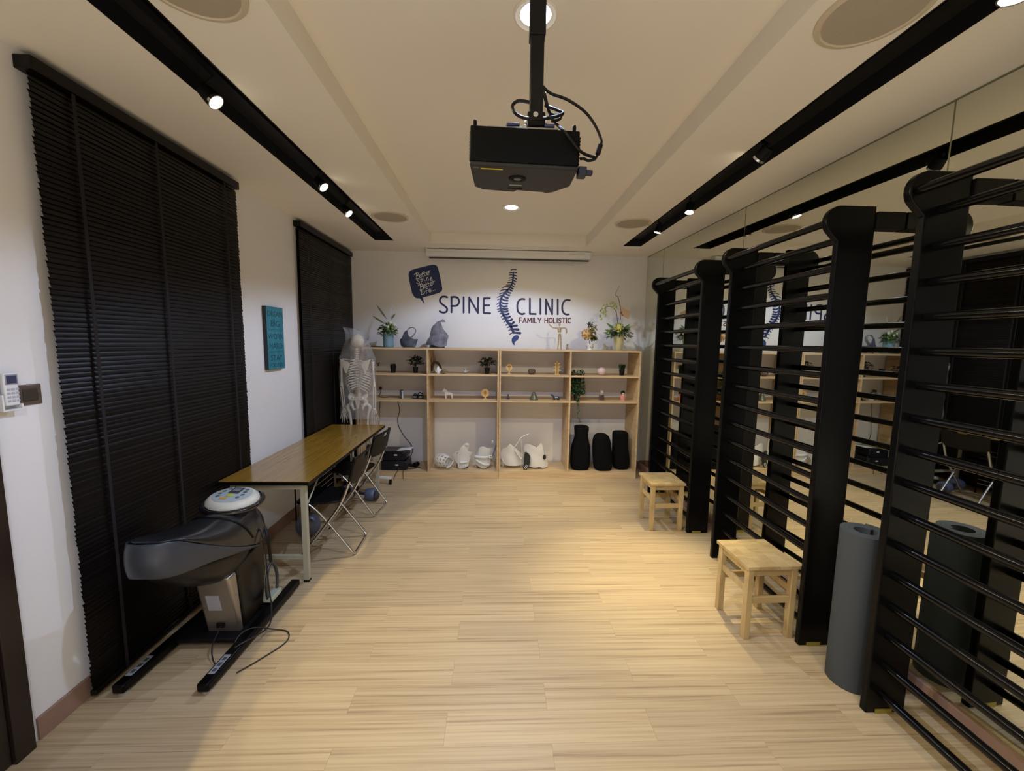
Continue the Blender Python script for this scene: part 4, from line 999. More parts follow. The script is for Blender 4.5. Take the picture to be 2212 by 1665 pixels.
# ---- objects on the top board
z = ZTOP
x, y = X_at(839.5, 5.02, 745), 5.02
t = thing('flower_vase', 'pale blue cylinder vase of white flowers on top of the left shelves', 'vase', (x, y, z))
obj('vase', B().lathe([(.058, 0), (.064, .006), (.062, .06), (.064, .15), (.066, .172), (.060, .172), (.057, .12), (.001, .11)], (x, y, z+.0005), 26), BLUEV, t)
rnd = random.Random(21); b = B(); b2_ = B()
for i in range(300):
    a = rnd.uniform(0, 2*PI); e = rnd.uniform(-.5, 1.5); r = rnd.uniform(.03, .10)
    q = Vector((x+math.cos(a)*math.cos(e)*r*1.1, y+math.sin(a)*math.cos(e)*r*.8, z+.19+math.sin(e)*r))
    b.leaf(q, (math.cos(a), math.sin(a)*.7, rnd.uniform(-.3, .9)), rnd.uniform(.03, .05), .015)
obj('foliage', b, mat('bouquet_green', (84, 112, 72), .5, var=.35, vscale=30), t, angle=180)
b = B()
for px, py, tx, ty in ((836, 690, 812, 657), (832, 700, 803, 681), (845, 690, 854, 676), (830, 705, 814, 713)):
    p0, p1 = wpt(px, py, 5.01), wpt(tx, ty, 5.0); b.leaf(p0, p1-p0, (p1-p0).length, .012, Vector((0, -1, .2)), .05)
obj('long_leaf', b, mat('olive_leaf', (92, 100, 56), .5, var=.2), t, angle=180)
b = B(); rnd2 = random.Random(3)
for px, py, s_ in ((841, 701, .03), (847, 706, .026), (835, 710, .024), (848, 714, .022), (840, 714, .028)):
    c0 = wpt(px, py, 4.975)
    b.ball(c0, s_*.8, (1, .7, 1), 10)
    for k in range(30):
        v = Vector((rnd2.gauss(0, 1), rnd2.gauss(0, .7), rnd2.gauss(0, 1))).normalized(); b.leaf(c0+v*s_*.8, v+Vector((rnd2.uniform(-.6, .6), -.2, rnd2.uniform(-.6, .6))), .014, .006)
obj('green_hydrangea', b, mat('pale_green_petal', (136, 158, 108), .6, var=.25, vscale=50), t, angle=180)
b = B()
for px, py, s_ in ((852, 701, .024), (838, 706, .02), (843, 697, .018), (830, 702, .016)): b.ball(wpt(px, py, 4.955), s_, (1, .6, 1), 10)
obj('flower', b, mat('white_petal', (196, 206, 182), .6, var=.15, vscale=60), t)
b = B(); p0, p1 = wpt(844, 690, 5.04), wpt(848, 656, 5.05); b.leaf(p0, p1-p0, (p1-p0).length, .016, Vector((0, -1, .2)), .02)
obj('clear_wrap', b, mat('cellophane', (190, 196, 200), .2, alpha=.5), t, angle=180)

# mannequin
x, y = X_at(1208.5, 5.0, 748), 5.0
t = thing('artist_mannequin', 'jointed wooden artist mannequin with arms raised on top of the shelves', 'mannequin', (x, y, z))
WM = mat('mannequin_wood', (170, 146, 108), .5, var=.06, vscale=40)
q = lambda px, py: wpt(px, py, y)
obj('head', B().ball(q(1208.5, 700.5), .016, (.8, .8, 1.25), 14), WM, t)
obj('neck', B().cyl(q(1208.5, 705.5), q(1208.5, 709), .006, .006, 8), WM, t)
obj('chest', B().tube([q(1208.5, 707), q(1208.5, 711), q(1208.5, 718)], [.014, .025, .018], 12), WM, t)
obj('pelvis', B().ball(q(1209, 722.5), .017, (1, .8, .9), 12), WM, t)
for pts, nm in (([(1205, 708.5), (1197, 708), (1193, 707)], 'upper_arm'), ([(1193, 707), (1188, 702), (1185, 699)], 'forearm'), ([(1212, 708.5), (1219, 708), (1223, 709)], 'upper_arm'), ([(1223, 709), (1224, 715), (1223.5, 720)], 'forearm')):
    obj(nm, B().tube([q(*p) for p in pts], [.007, .0075, .005], 8, smooth=3), WM, t)
for sx_ in (-1, 1):
    obj('thigh', B().tube([q(1209+sx_*1.8, 724), q(1209+sx_*2.4, 735)], [.010, .008], 10), WM, t)
    obj('calf', B().tube([q(1209+sx_*2.4, 735.5), Vector((x+sx_*.02, y, z+.012))], [.0085, .006], 10), WM, t)
    obj('foot', B().ball((x+sx_*.021, y-.01, z+.0085), .009, (.9, 2.2, .9), 10), WM, t)
x2 = X_at(1225.5, 5.03, 748)
t = thing('wood_peg', 'tiny grey wooden peg figure standing right of the mannequin', 'ornament', (x2, 5.03, z))
obj('body', B().lathe([(.014, 0), (.015, .03), (.010, .05)], (x2, 5.03, z+.0005), 14), mat('grey_peg', (140, 136, 120), .6), t)
obj('head', B().ball((x2, 5.03, z+.062), .014, n=12), mat('grey_peg', (140, 136, 120)), t)

# small flower pot
x, y = X_at(1274.5, 5.0, 748), 5.0
t = thing('flower_pot', 'small white patterned pot with a peach hydrangea and yellow leaves', 'flower pot', (x, y, z))
obj('pot', B().lathe([(.034, 0), (.038, .004), (.030, .018), (.040, .045), (.046, .078), (.041, .078), (.036, .05), (.001, .045)], (x, y, z+.0005), 22), WHITEP, t)
b = B(); rnd = random.Random(5)
for k in range(14):
    a = rnd.uniform(PI, 2*PI); b.ball((x+math.cos(a)*.0385, y+math.sin(a)*.0385, z+rnd.uniform(.03, .06)), .005, (1, .5, 1), 6)
obj('blue_pattern', b, mat('ink_pattern', (96, 92, 108), .5), t)
b = B(); cc = wpt(1267, 722, 4.98)
for k in range(130):
    v = Vector((rnd.gauss(0, 1), rnd.gauss(0, 1), rnd.gauss(0, 1))).normalized(); b.leaf(cc+v*.054, v+Vector((rnd.uniform(-.6, .6), rnd.uniform(-.6, .6), rnd.uniform(-.6, .6))), .022, .009)
b.ball(cc, .056, n=12)
obj('hydrangea', b, mat('peach_petal', (206, 170, 116), .6, var=.2, vscale=40), t, angle=180)
b = B()
for k in range(110):
    px, py = rnd.uniform(1272, 1287), rnd.uniform(705, 732); b.leaf(wpt(px, py, 4.99+rnd.uniform(-.02, .03)), (rnd.uniform(-.4, 1), rnd.uniform(-.6, .4), rnd.uniform(-.5, 1)), .035, .011)
obj('yellow_leaf', b, mat('olive_yellow', (150, 138, 44), .6, var=.25, vscale=40), t, angle=180)
b = B()
for k in range(70):
    px, py = (rnd.uniform(1270, 1281), rnd.uniform(697, 712)) if k < 30 else (rnd.uniform(1276, 1288), rnd.uniform(728, 736)); b.leaf(wpt(px, py, 5.0+rnd.uniform(-.02, .02)), (rnd.uniform(-.6, .8), rnd.uniform(-.6, .4), rnd.uniform(-.3, 1)), .035, .012)
obj('green_leaf', b, mat('deep_olive', (62, 70, 30), .6, var=.2, vscale=40), t, angle=180)
obj('stem', B().cyl((x, y, z+.045), (x-.01, y-.01, z+.12), .004, .004, 6), LEAFD, t)

# orchid vase
x, y = X_at(1336, 5.03, 748), 5.03
t = thing('orchid_vase', 'tall cream fluted vase of green orchids and yellow flowers on the right shelves', 'vase', (x, y, z))
b = B(); N = 24; rings = []
for zz, r in ((0, .038), (.006, .042), (.10, .054), (.175, .066), (.185, .070), (.185, .062), (.12, .052), (.11, .001)):
    rings.append([b.b.verts.new((x+math.cos(2*PI*i/N)*r*(1+.03*(i % 2)), y+math.sin(2*PI*i/N)*r*(1+.03*(i % 2)), z+.0005+zz)) for i in range(N)])
b.skin(rings); obj('vase', b, mat('cream_glaze', (198, 190, 140), .4), t)
rnd = random.Random(9); b = B()
for i in range(330):
    a = rnd.uniform(0, 2*PI); e = rnd.uniform(-.5, 1.4); r = rnd.uniform(.04, .145)
    qv = Vector((x+math.cos(a)*math.cos(e)*r*1.05, y+math.sin(a)*math.cos(e)*r*.55-.01, z+.20+math.sin(e)*r*.7))
    b.leaf(qv, (math.cos(a), math.sin(a)*.6, rnd.uniform(-.4, .7)), rnd.uniform(.04, .08), .011)
for px, py in ((1305, 718), (1308, 712), (1360, 700), (1362, 706), (1312, 698)):
    p0 = Vector((x, y-.02, z+.2)); p1 = wpt(px, py, 4.99); b.leaf(p0+(p1-p0)*.45, p1-p0, (p1-p0).length*.6, .016, Vector((0, -1, .3)), .1)
obj('foliage', b, mat('bouquet_green2', (82, 110, 64), .5, var=.35, vscale=30), t, angle=180)
b = B(); cc = wpt(1337, 707, 4.95)
for k in range(110):
    v = Vector((rnd.gauss(0, 1), rnd.gauss(0, .6), rnd.gauss(0, .9))).normalized(); b.leaf(cc+v*.042, v+Vector((rnd.uniform(-.6, .6), rnd.uniform(-.6, .6), rnd.uniform(-.6, .6))), .024, .010)
b.ball(cc, .043, (1, .8, .9), 12)
obj('yellow_flower', b, mat('lime_petal', (206, 204, 110), .6, var=.15, vscale=40), t, angle=180)
b = B()
for px, py in ((1317, 710), (1315, 718), (1318, 723), (1345, 720), (1353, 721), (1358, 718), (1340, 717)):
    pc = wpt(px, py, 4.96)
    for k in range(5): b.leaf(pc, (math.cos(k*1.26), -.3, math.sin(k*1.26)), .022, .009)
obj('white_flower', b, mat('white_petal2', (222, 222, 200), .6), t, angle=180)
st = [wpt(*p, 5.03) for p in ((1334, 700), (1333, 685), (1330, 671), (1320, 662), (1308, 663))]
obj('orchid_stem', B().tube(st, .0035, 6, smooth=5), LEAFD, t)
tw = [wpt(*p, 5.03) for p in ((1340, 690), (1341, 670), (1338, 653), (1335, 642), (1329, 636), (1333, 628), (1338, 617))]
obj('twig', B().tube(tw, [.0045, .004, .003, .0015], 6, smooth=4).tube([wpt(1335, 642, 5.03), wpt(1338, 640, 5.03), wpt(1342, 639, 5.03)], .0018, 5), mat('twig_brown', (98, 76, 62), .6), t)
b = B()
for px, py in ((1324, 654), (1329, 658), (1319, 656), (1331, 664), (1311, 659), (1305, 660), (1307, 667), (1300, 668), (1297, 672), (1303, 675), (1296, 683), (1308, 680), (1309, 673), (1299, 688), (1325, 663)):
    pc = wpt(px, py, 5.0+rnd.uniform(-.02, .02))
    for k in range(5): b.leaf(pc, (math.cos(k*1.26+px), -.35, math.sin(k*1.26+px)), .026, .012)
    b.ball(pc, .006, n=6)
obj('orchid_bloom', b, mat('green_orchid', (178, 184, 118), .6, var=.2, vscale=50), t, angle=180)
tg = [wpt(*p, 5.02) for p in ((1343, 664), (1362, 673), (1358, 689), (1340, 681))]
obj('gift_card', B().prism([(p.x, p.z) for p in tg], lambda a, c2: (a, 5.019, c2), lambda a, c2: (a, 5.021, c2)).tube([wpt(1343, 685, 5.025), wpt(1345, 700, 5.03)], .0015, 5), mat('kraft_card', (182, 148, 108), .7), t)
obj('ribbon_bow', B().ball(wpt(1341, 675, 5.015), .016, (1, .4, 1), 10).ball(wpt(1344, 680, 5.015), .012, (1.2, .4, .7), 10), mat('brown_ribbon', (120, 92, 74), .6), t)
single('dark_tray', B().box(X_at(801, 5.1, 748), X_at(826, 5.1, 748)-.005, 5.06, 5.2, z+.0005, z+.008), mat('brown_tray', (70, 46, 40), .5), 'thin dark brown tray lying beside the blue vase', 'tray', bevel=.002)

# ================================================================ TABLE
t = thing('folding_table', 'long folding table with a teak laminate top against the left wall', 'table', (-1.57, 3.6, 0))
tx0, tx1, ty0, ty1, tz = -1.855, -1.262, 2.68, 4.545, .745
obj('tabletop', B().box(tx0, tx1, ty0, ty1, tz-.004, tz), TABLE, t)
obj('edge_band', B().box(tx0, tx1, ty0, ty1, tz-.030, tz-.0045), BLACKP, t, bevel=.002)
lg = .034
for lx in (tx0+.045, tx1-.045-lg):
    for ly in (ty0+.04, ty1-.14):
        o = obj('leg', B().box(lx, lx+lg, ly, ly+.005, .012, tz-.03).box(lx+(0 if lx < -1.6 else lg-.005), lx+(0 if lx < -1.6 else lg-.005)+.005, ly+.005, ly+lg, .012, tz-.03), CREAM, t)
        obj('foot_cap', B().box(lx-.002, lx+lg+.002, ly-.002, ly+lg+.002, 0, .014), BLACKP, o)
for ly in (ty0+.042, ty1-.138):
    obj('cross_bar', B().box(tx0+.045+lg, tx1-.045-lg, ly+.006, ly+.022, .165, .195), CREAM, t, bevel=.002)
    obj('cross_bar', B().box(tx0+.045+lg, tx1-.045-lg, ly+.006, ly+.022, tz-.075, tz-.035), CREAM, t, bevel=.002)
obj('apron', B().box(tx1-.06, tx1-.045, ty0+.08, ty1-.145, tz-.062, tz-.031), BLACKM, t)
obj('apron', B().box(tx0+.045, tx0+.06, ty0+.08, ty1-.145, tz-.062, tz-.031), BLACKM, t)
for yy in (ty0+.08, ty1-.15):
    s_ = 1 if yy < 3.5 else -1
    obj('brace_rod', B().tube([(tx1-.075, yy, .50), (tx1-.075, yy+s_*.28, tz-.045)], .006, 6), CREAM, t)

# ---------------------------------------------------------------- folding chairs
def chair():
    """faces -x, back towards +x; rear floor bar at the origin"""
    t = thing('folding_chair', 'x', 'chair', (0, 0, 0), 'black folding chairs at the table')
    w2 = .19; r = .0105
    # frame running from the front foot up to the backrest
    for s in (-1, 1):
        yy = s*w2
        obj('back_tube', B().tube([(-.40, yy, .011), (-.18, yy, .30), (-.075, yy, .46), (.0, yy, .66), (.03, yy, .80)], r, 10, smooth=4), CHROME, t)
        obj('leg_tube', B().tube([(-.335, s*(w2-.024), .425), (-.24, s*(w2-.024), .335), (-.05, s*(w2-.024), .085), (-.012, s*(w2-.024), .030), (0, s*(w2-.045), .0115)], r, 10, smooth=4), CHROME, t)
        obj('hinge', B().cyl((-.172, s*(w2-.036), .245), (-.172, s*(w2+.014), .245), .006, .006, 8), BLACKP, t)
    obj('rear_floor_bar', B().cyl((0, -w2+.05, .0115), (0, w2-.05, .0115), r, r, 10), CHROME, t)
    obj('front_floor_bar', B().cyl((-.40, -w2, .011), (-.40, w2, .011), r, r, 10), CHROME, t)
    # seat: a rounded slab tapering to the rear
    prof = [(-.44, -.17), (-.42, -.195), (-.36, -.205), (-.22, -.20), (-.12, -.175), (-.095, -.13), (-.088, 0), (-.095, .13), (-.12, .175), (-.22, .20), (-.36, .205), (-.42, .195), (-.44, .17), (-.45, 0)]
    inset = [(x*1.0 if abs(yy) < .17 else x, yy*.84) for x, yy in prof]
    obj('seat', B().prism(inset, lambda a, c2: (a, c2, .425), lambda a, c2: (a, c2, .443)), BLACKP, t, bevel=.006, seg=3)
    # curved backrest with a grip slot
    def f(u, v):
        yy = (u-.5)*2*.205; bow = .035*(1-((u-.5)*2)**2)
        hh = .60+.205*v+.018*(1-((u-.5)*2)**2)*(1 if v > .5 else -.6)
        return (.0+(.60-.62)*.0+.06*(v)-.02+bow, yy, hh)
    b = B(); b.grid(20, 10, f, lambda u, v: not (.38 < u < .62 and .72 < v < .88))
    obj('backrest', b, BLACKP, t, solid=.009, angle=180)
    for s in (-1, 1): obj('back_sleeve', B().tube([(-.012, s*w2, .62), (.012, s*w2, .72), (.032, s*w2, .805)], .0145, 10), BLACKP, t)
    return t
ch = chair()
ch['label'] = 'nearer black folding chair with chrome tubes tucked under the table'
ch.location = (-1.118, 3.235, 0); ch.rotation_euler = (0, 0, .03)
c2_ = copy_tree(ch); c2_.location = (-1.150, 3.93, 0); c2_.rotation_euler = (0, 0, -.10)
c2_['label'] = 'farther black folding chair, tucked in at the skeleton end of the table'

# things under the table
t = thing('dumbbell', 'grey-blue capped dumbbell on the floor under the far chair', 'dumbbell', (-1.36, 4.22, 0))
GB = mat('blue_grey_vinyl', (84, 92, 116), .4); GD = mat('dark_grey_rubber', (54, 54, 60), .6)
obj('handle', B().cyl((-1.56, 4.26, .066), (-1.36, 4.20, .066), .016, .016, 12), GD, t)
for px_, s_ in ((-1.33, 1), (-1.62, -1)):
    yy = 4.20-(px_+1.36)*.3
    obj('weight', B().lathe([(.02, -.055), (.055, -.05), (.065, -.03), (.065, .03), (.058, .045), (.03, .055)], (px_, yy, .0655), 22, Matrix.Rotation(PI/2, 3, 'Y')), GB, t)
    obj('end_cap', B().lathe([(.02, -.02), (.048, -.018), (.05, 0), (.03, .02)], (px_+s_*.07, yy-.02*s_, .062), 18, Matrix.Rotation(PI/2, 3, 'Y')), GD, t)
t = thing('exercise_ball', 'small translucent grey-blue exercise ball on the floor behind the near table leg', 'ball', (-1.62, 3.40, 0))
obj('ball', B().ball((-1.62, 3.40, .1005), .10, n=28), mat('ball_vinyl', (84, 88, 104), .35), t)
obj('valve', B().cyl((-1.62, 3.31, .145), (-1.62, 3.302, .149), .008, .008, 10), mat('valve_red', (96, 40, 40), .5), t)
# dark wire rack standing under the table against the wall
t = thing('wire_rack', 'dark wire rack standing under the table against the wall', 'rack', (-1.74, 3.9, 0))
b = B()
for k in range(9): b.cyl((-1.70, 3.60, .12+.05*k), (-1.70, 4.15, .12+.05*k), .003, .003, 6)
obj('wire', b, CHROME, t)
b = B()
for yy in (3.60, 4.15): b.cyl((-1.70, yy, 0), (-1.70, yy, .56), .007, .007, 8).cyl((-1.82, yy, 0), (-1.82, yy, .56), .007, .007, 8).cyl((-1.70, yy, .54), (-1.82, yy, .54), .006, .006, 8)
obj('frame', b, BLACKM, t)['kind'] = 'stuff'

# ================================================================ SKELETON
SX, SYY = -1.61, 4.70
t = thing('skeleton_model', 'life-size anatomical skeleton on a wheeled stand seen from behind, beside the shelves', 'skeleton', (SX, SYY, 0))
def J(px, py, dy=0): return P(px, py, 1, SYY+dy)
hc = Vector((SX+.005, SYY+.02, 1.685))
obj('skull', B().ball(hc, .076, (.95, 1.18, 1.08), 24).ball(hc+Vector((0, .045, -.055)), .052, (.9, .9, 1.0), 16), BONE, t)
obj('jaw', B().tube([hc+Vector((-.05, .0, -.07)), hc+Vector((-.045, .03, -.12)), hc+Vector((0, .085, -.13)), hc+Vector((.045, .03, -.12)), hc+Vector((.05, 0, -.07))], .011, 8, smooth=4), mat('jaw_bone', (196, 166, 124), .5), t)
# spine: separate vertebrae
sp_pts = spline([Vector((SX+.006, SYY, 1.60)), Vector((SX+.004, SYY-.005, 1.50)), Vector((SX+.008, SYY-.03, 1.36)), Vector((SX+.012, SYY-.02, 1.20)), Vector((SX+.008, SYY+.01, 1.08)), Vector((SX+.004, SYY, 1.03))], 10)
for k in range(24):
    i = k/23*(len(sp_pts)-1); j = min(int(i), len(sp_pts)-2); pp = sp_pts[j].lerp(sp_pts[j+1], i-j)
    wv = .011+.007*k/23; sp_w = (.024 if k < 7 else .026 if k < 19 else .040)
    b = B().cyl(pp-Vector((0, 0, .008)), pp+Vector((0, 0, .008)), wv+.004, wv+.004, 10)
    b.box(pp.x-sp_w, pp.x+sp_w, pp.y-.018, pp.y-.010, pp.z-.004, pp.z+.004).box(pp.x-.004, pp.x+.004, pp.y-.038, pp.y-.008, pp.z-.010, pp.z+.004)
    obj('vertebra', b, BONE, t)
# ribs
for k in range(12):
    zz = 1.475-k*.0285; wr = .075+.062*math.sin(min(1, (k+1)/8)*PI/2)-.012*max(0, k-8)
    for s in (-1, 1):
        cx = SX+.008; dp = .085 if k < 10 else .05
        drop = .035+.035*k/11
        pts = [Vector((cx+s*.014, SYY-.035, zz)), Vector((cx+s*wr*.55, SYY-.062, zz-drop*.25)), Vector((cx+s*wr*.92, SYY-.03, zz-drop*.7)), Vector((cx+s*wr, SYY+.02, zz-drop*1.1))]
        if k < 10: pts += [Vector((cx+s*wr*.8, SYY+.075, zz-drop*1.6)), Vector((cx+s*wr*.2, SYY+.11, zz-drop*1.35))]
        obj('rib', B().tube(pts, .0052, 6, smooth=4, ry=.0072), BONE, t)
obj('sternum', B().box(SX-.012, SX+.026, SYY+.105, SYY+.115, 1.20, 1.42), BONE, t, bevel=.004)
for s in (-1, 1):
    cx = SX+.006
    obj('clavicle', B().tube([(cx+s*.02, SYY+.08, 1.435), (cx+s*.09, SYY+.05, 1.465), (cx+s*.17, SYY-.005, 1.475)], .007, 8, smooth=4), BONE, t)
    tri = [(cx+s*.165, 1.47), (cx+s*.075, 1.445), (cx+s*.062, 1.42), (cx+s*.105, 1.315), (cx+s*.118, 1.325), (cx+s*.155, 1.435)]
    obj('scapula', B().prism(tri, lambda a, c2: (a, SYY-.080, c2), lambda a, c2: (a, SYY-.073, c2)).tube([(cx+s*.07, SYY-.084, 1.44), (cx+s*.17, SYY-.07, 1.475)], .006, 6), BONE, t, bevel=.002)
    # arm
    sh, el, wr_ = Vector((cx+s*.178, SYY-.02, 1.455)), Vector((cx+s*.185, SYY-.01, 1.165)), Vector((cx+s*.172, SYY+.01, .915))
    obj('humerus', B().tube([sh, sh.lerp(el, .5), el], [.020, .013, .011, .012, .019], 10, smooth=4), BONE, t)
    obj('forearm_bones', B().tube([el+Vector((s*.012, 0, -.01)), wr_+Vector((s*.012, 0, 0))], [.008, .0075], 8).tube([el+Vector((-s*.010, 0, 0)), wr_+Vector((-s*.010, 0, 0))], [.010, .006], 8), BONE, t)
    hb_ = B().ball(wr_+Vector((0, 0, -.02)), .022, (1, .6, .8), 10)
    for k in range(5):
        a = (k-2)*.16; ln = (.12, .16, .17, .16, .13)[k]; dd = Vector((math.sin(a)*.9, .1*(k == (0 if s > 0 else 4)), -math.cos(a)))
        hb_.tube([wr_+Vector(((k-2)*.008, 0, -.025)), wr_+Vector(((k-2)*.008, 0, -.025))+dd*ln*.55, wr_+Vector(((k-2)*.008, .01, -.025))+dd*ln], [.0052, .0042, .0032], 6)
    obj('hand', hb_, BONE, t)
    # pelvis half
    b = B(); 
    def f(u, v, s=s, cx=cx):
        a = -.5+u*2.3; r = .035+.062*v
        return (cx+s*(.035+math.sin(a)*.055+v*.035*math.cos(a*.6)), SYY-.02+.05*math.cos(a)*v-.03*(1-v), 1.00+.075*v*math.cos(a-.5)+.01)
    b.grid(12, 6, f); obj('ilium', b, BONE, t, solid=.007, sub=1, angle=180)
    obj('ischium', B().tube([(cx+s*.045, SYY-.035, 1.035), (cx+s*.072, SYY-.015, 1.005), (cx+s*.088, SYY, .975), (cx+s*.062, SYY-.03, .935), (cx+s*.050, SYY-.02, .895), (cx+s*.03, SYY+.03, .91), (cx+s*.012, SYY+.05, .94)], [.016, .024, .024, .015, .013, .010, .011], 8, smooth=4), BONE, t)
    hip, kn, an = Vector((cx+s*.110, SYY, .945)), Vector((cx+s*.085, SYY+.005, .535)), Vector((cx+s*.085, SYY, .17))
    obj('femur', B().ball((cx+s*.088, SYY, .955), .024, n=12).tube([(cx+s*.09, SYY, .955), hip+Vector((s*.018, 0, -.02)), hip.lerp(kn, .3), hip.lerp(kn, .8), kn], [.015, .022, .014, .014, .026], 10, smooth=3), BONE, t)
    obj('tibia', B().tube([kn-Vector((0, 0, .02)), kn.lerp(an, .3), an], [.027, .014, .012, .018], 10, smooth=3), BONE, t)
    obj('fibula', B().tube([kn+Vector((s*.024, -.01, -.04)), an+Vector((s*.020, -.005, -.01))], .0065, 6), BONE, t)
    fb = B().ball(an+Vector((0, -.03, -.045)), .026, (.8, 1.2, .8), 10)
    for k in range(5): fb.tube([an+Vector(((k-2)*.007, 0, -.035)), an+Vector(((k-2)*.012, .10, -.065)), an+Vector(((k-2)*.015, .155-.006*abs(k-2), -.078))], [.009, .006, .005], 6)
    obj('foot', fb, BONE, t)
obj('sacrum', B().prism([(SX+.006-.032, 1.045), (SX+.006+.032, 1.045), (SX+.006+.024, .975), (SX+.006+.006, .905), (SX+.006-.006, .905), (SX+.006-.024, .975)], lambda a, c2: (a, SYY-.045, c2), lambda a, c2: (a, SYY-.025, c2)), BONE, t, bevel=.004)
obj('stand_pole', B().cyl((SX+.006, SYY+.035, .09), (SX+.006, SYY+.035, 1.00), .010, .010, 12), CHROME, t)
hub = B().cyl((SX+.006, SYY+.035, .06), (SX+.006, SYY+.035, .115), .035, .028, 16)
obj('stand_hub', hub, WHITEP, t)
for k in range(5):
    a = -.16+k*2*PI/5; L = .37 if k == 0 else .30; dv = Vector((math.cos(a), math.sin(a), 0)); c0 = Vector((SX+.006, SYY+.035, .085))
    if k in (2, 3): L = .19
    if k in (1,): L = .13
    if k == 4: L = .3
    rot = Matrix.Translation(c0) @ Matrix.Rotation(a, 4, 'Z')
    obj('stand_leg', B().box(.02, L, -.016, .016, -.022, .006, rot), WHITEP, t, bevel=.004)
    e = c0+dv*(L-.01)
    obj('castor', B().cyl(e+Vector((-.012, -.0, -.056)), e+Vector((.012, 0, -.056)), .029, .029, 16).cyl(e+Vector((0, 0, -.03)), e+Vector((0, 0, -.018)), .006, .006, 8), BLACKP, t)

# clear plastic bag over the skeleton
b = B()
def f(u, v):
    a = 2*PI*u; zz = 1.815-v*1.02
    if v < .06: wx, wy = .10, .05+.05*v/.06
    elif v < .30: k = (v-.06)/.24; wx, wy = .10+.095*k, .115
    else: wx, wy = .205, .125
    sh = -.05*max(0, 1-v/.10)
    nz = noise.noise(Vector((math.cos(a)*2.2, math.sin(a)*2.2, zz*6)))*.022+noise.noise(Vector((math.cos(a)*7, math.sin(a)*7, zz*14)))*.009
    zt2 = .02*math.cos(a+2.6) if v < .1 else 0
    return (SX+sh+math.cos(a)*(wx+nz), SYY+.01+math.sin(a)*(wy+nz), zz+zt2*1.5)
b.grid(56, 70, f, wrap=True)
BAG = mat('clear_bag', (214, 216, 220), .18, alpha=.2, spec=.8, bump=.6, bscale=25)
o = single('plastic_bag', b, BAG, 'clear crinkled plastic bag pulled over the skeleton', 'plastic bag', base=(SX, SYY, .795), angle=180)

# ================================================================ SADDLE EXERCISER
MXC = -1.545
t = thing('saddle_exerciser', 'black horse-riding exercise machine with a saddle seat and round console, before the blind', 'exercise machine', (MXC, 2.2, 0))
def ring_sec(b, yv, zc, hw, zt2, zb2, n=28, pw=.75, cx=MXC):
    R = []
    for i in range(n):
        a = 2*PI*i/n; ca, sa = math.cos(a), math.sin(a)
        xx = cx+hw*math.copysign(abs(ca)**pw, ca); zz = zc+(zt2-zc)*abs(sa)**pw if sa > 0 else zc-(zc-zb2)*abs(sa)**.9
        R.append(b.b.verts.new((xx, yv, zz)))
    return R
secs = [(1.752, .05, .795, .785), (1.775, .085, .800, .785), (1.81, .108, .795, .775), (1.87, .128, .780, .735), (1.95, .142, .760, .68), (2.03, .150, .745, .625), (2.12, .154, .738, .58), (2.20, .154, .740, .54),
        (2.28, .152, .738, .51), (2.36, .146, .725, .50), (2.42, .128, .70, .505), (2.46, .09, .66, .53), (2.475, .04, .62, .56)]
def cxl(yv): return -1.552+(yv-1.75)*.03
b = B(); b.skin([ring_sec(b, yv, zs+.004, hw, zt2, zs-.02, cx=cxl(yv), pw=.8) for yv, hw, zt2, zs in secs]); obj('seat', b, GREYD, t, sub=1, angle=180)
path = [(2.30, .154, .500, .490), (2.24, .157, .524, .506), (2.16, .158, .560, .528), (2.08, .157, .602, .552), (2.0, .151, .648, .575), (1.92, .141, .700, .595), (1.86, .130, .745, .610), (1.81, .115, .785, .622), (1.775, .094, .802, .632), (1.752, .066, .806, .640), (1.742, .034, .808, .646), (1.738, 0, .808, .648)]
path = [(y_, w_, a_, c_) for y_, w_, a_, c_ in path]+[(y_, -w_, a_, c_) for y_, w_, a_, c_ in path[-2::-1]]
def f(u, v):
    k = u*(len(path)-1); i = min(int(k), len(path)-2); q = k-i
    p = [path[i][j]+(path[i+1][j]-path[i][j])*q for j in range(4)]
    k2 = max(0, min(1, (1.95-p[0])/.2)); inw = 1-.10*v**2*(1-k2)-.10*k2*(1-math.sin(PI*(.18+.62*v))); zz = p[2]-.012*k2+(p[3]-p[2])*v
    return (cxl(p[0])+p[1]*inw, p[0]-.022*k2*math.sin(PI*(.1+.75*v)), zz)
b = B(); b.grid(44, 8, f); obj('side_shell', b, GREYS, t, solid=.008, sub=1, angle=180)
b = B(); secs = [(1.80, .06, .655, .60), (1.84, .11, .645, .545), (1.92, .135, .63, .475), (2.02, .14, .605, .415), (2.12, .13, .58, .375), (2.22, .118, .55, .365), (2.32, .10, .53, .40), (2.40, .07, .53, .46)]
b.skin([ring_sec(b, yv, (zt2+zb2)/2+.02, hw, zt2, zb2, cx=cxl(yv)) for yv, hw, zt2, zb2 in secs]); obj('under_body', b, mat('glossy_brown_black', (20, 17, 15), .35, spec=.35), t, sub=1, angle=180)
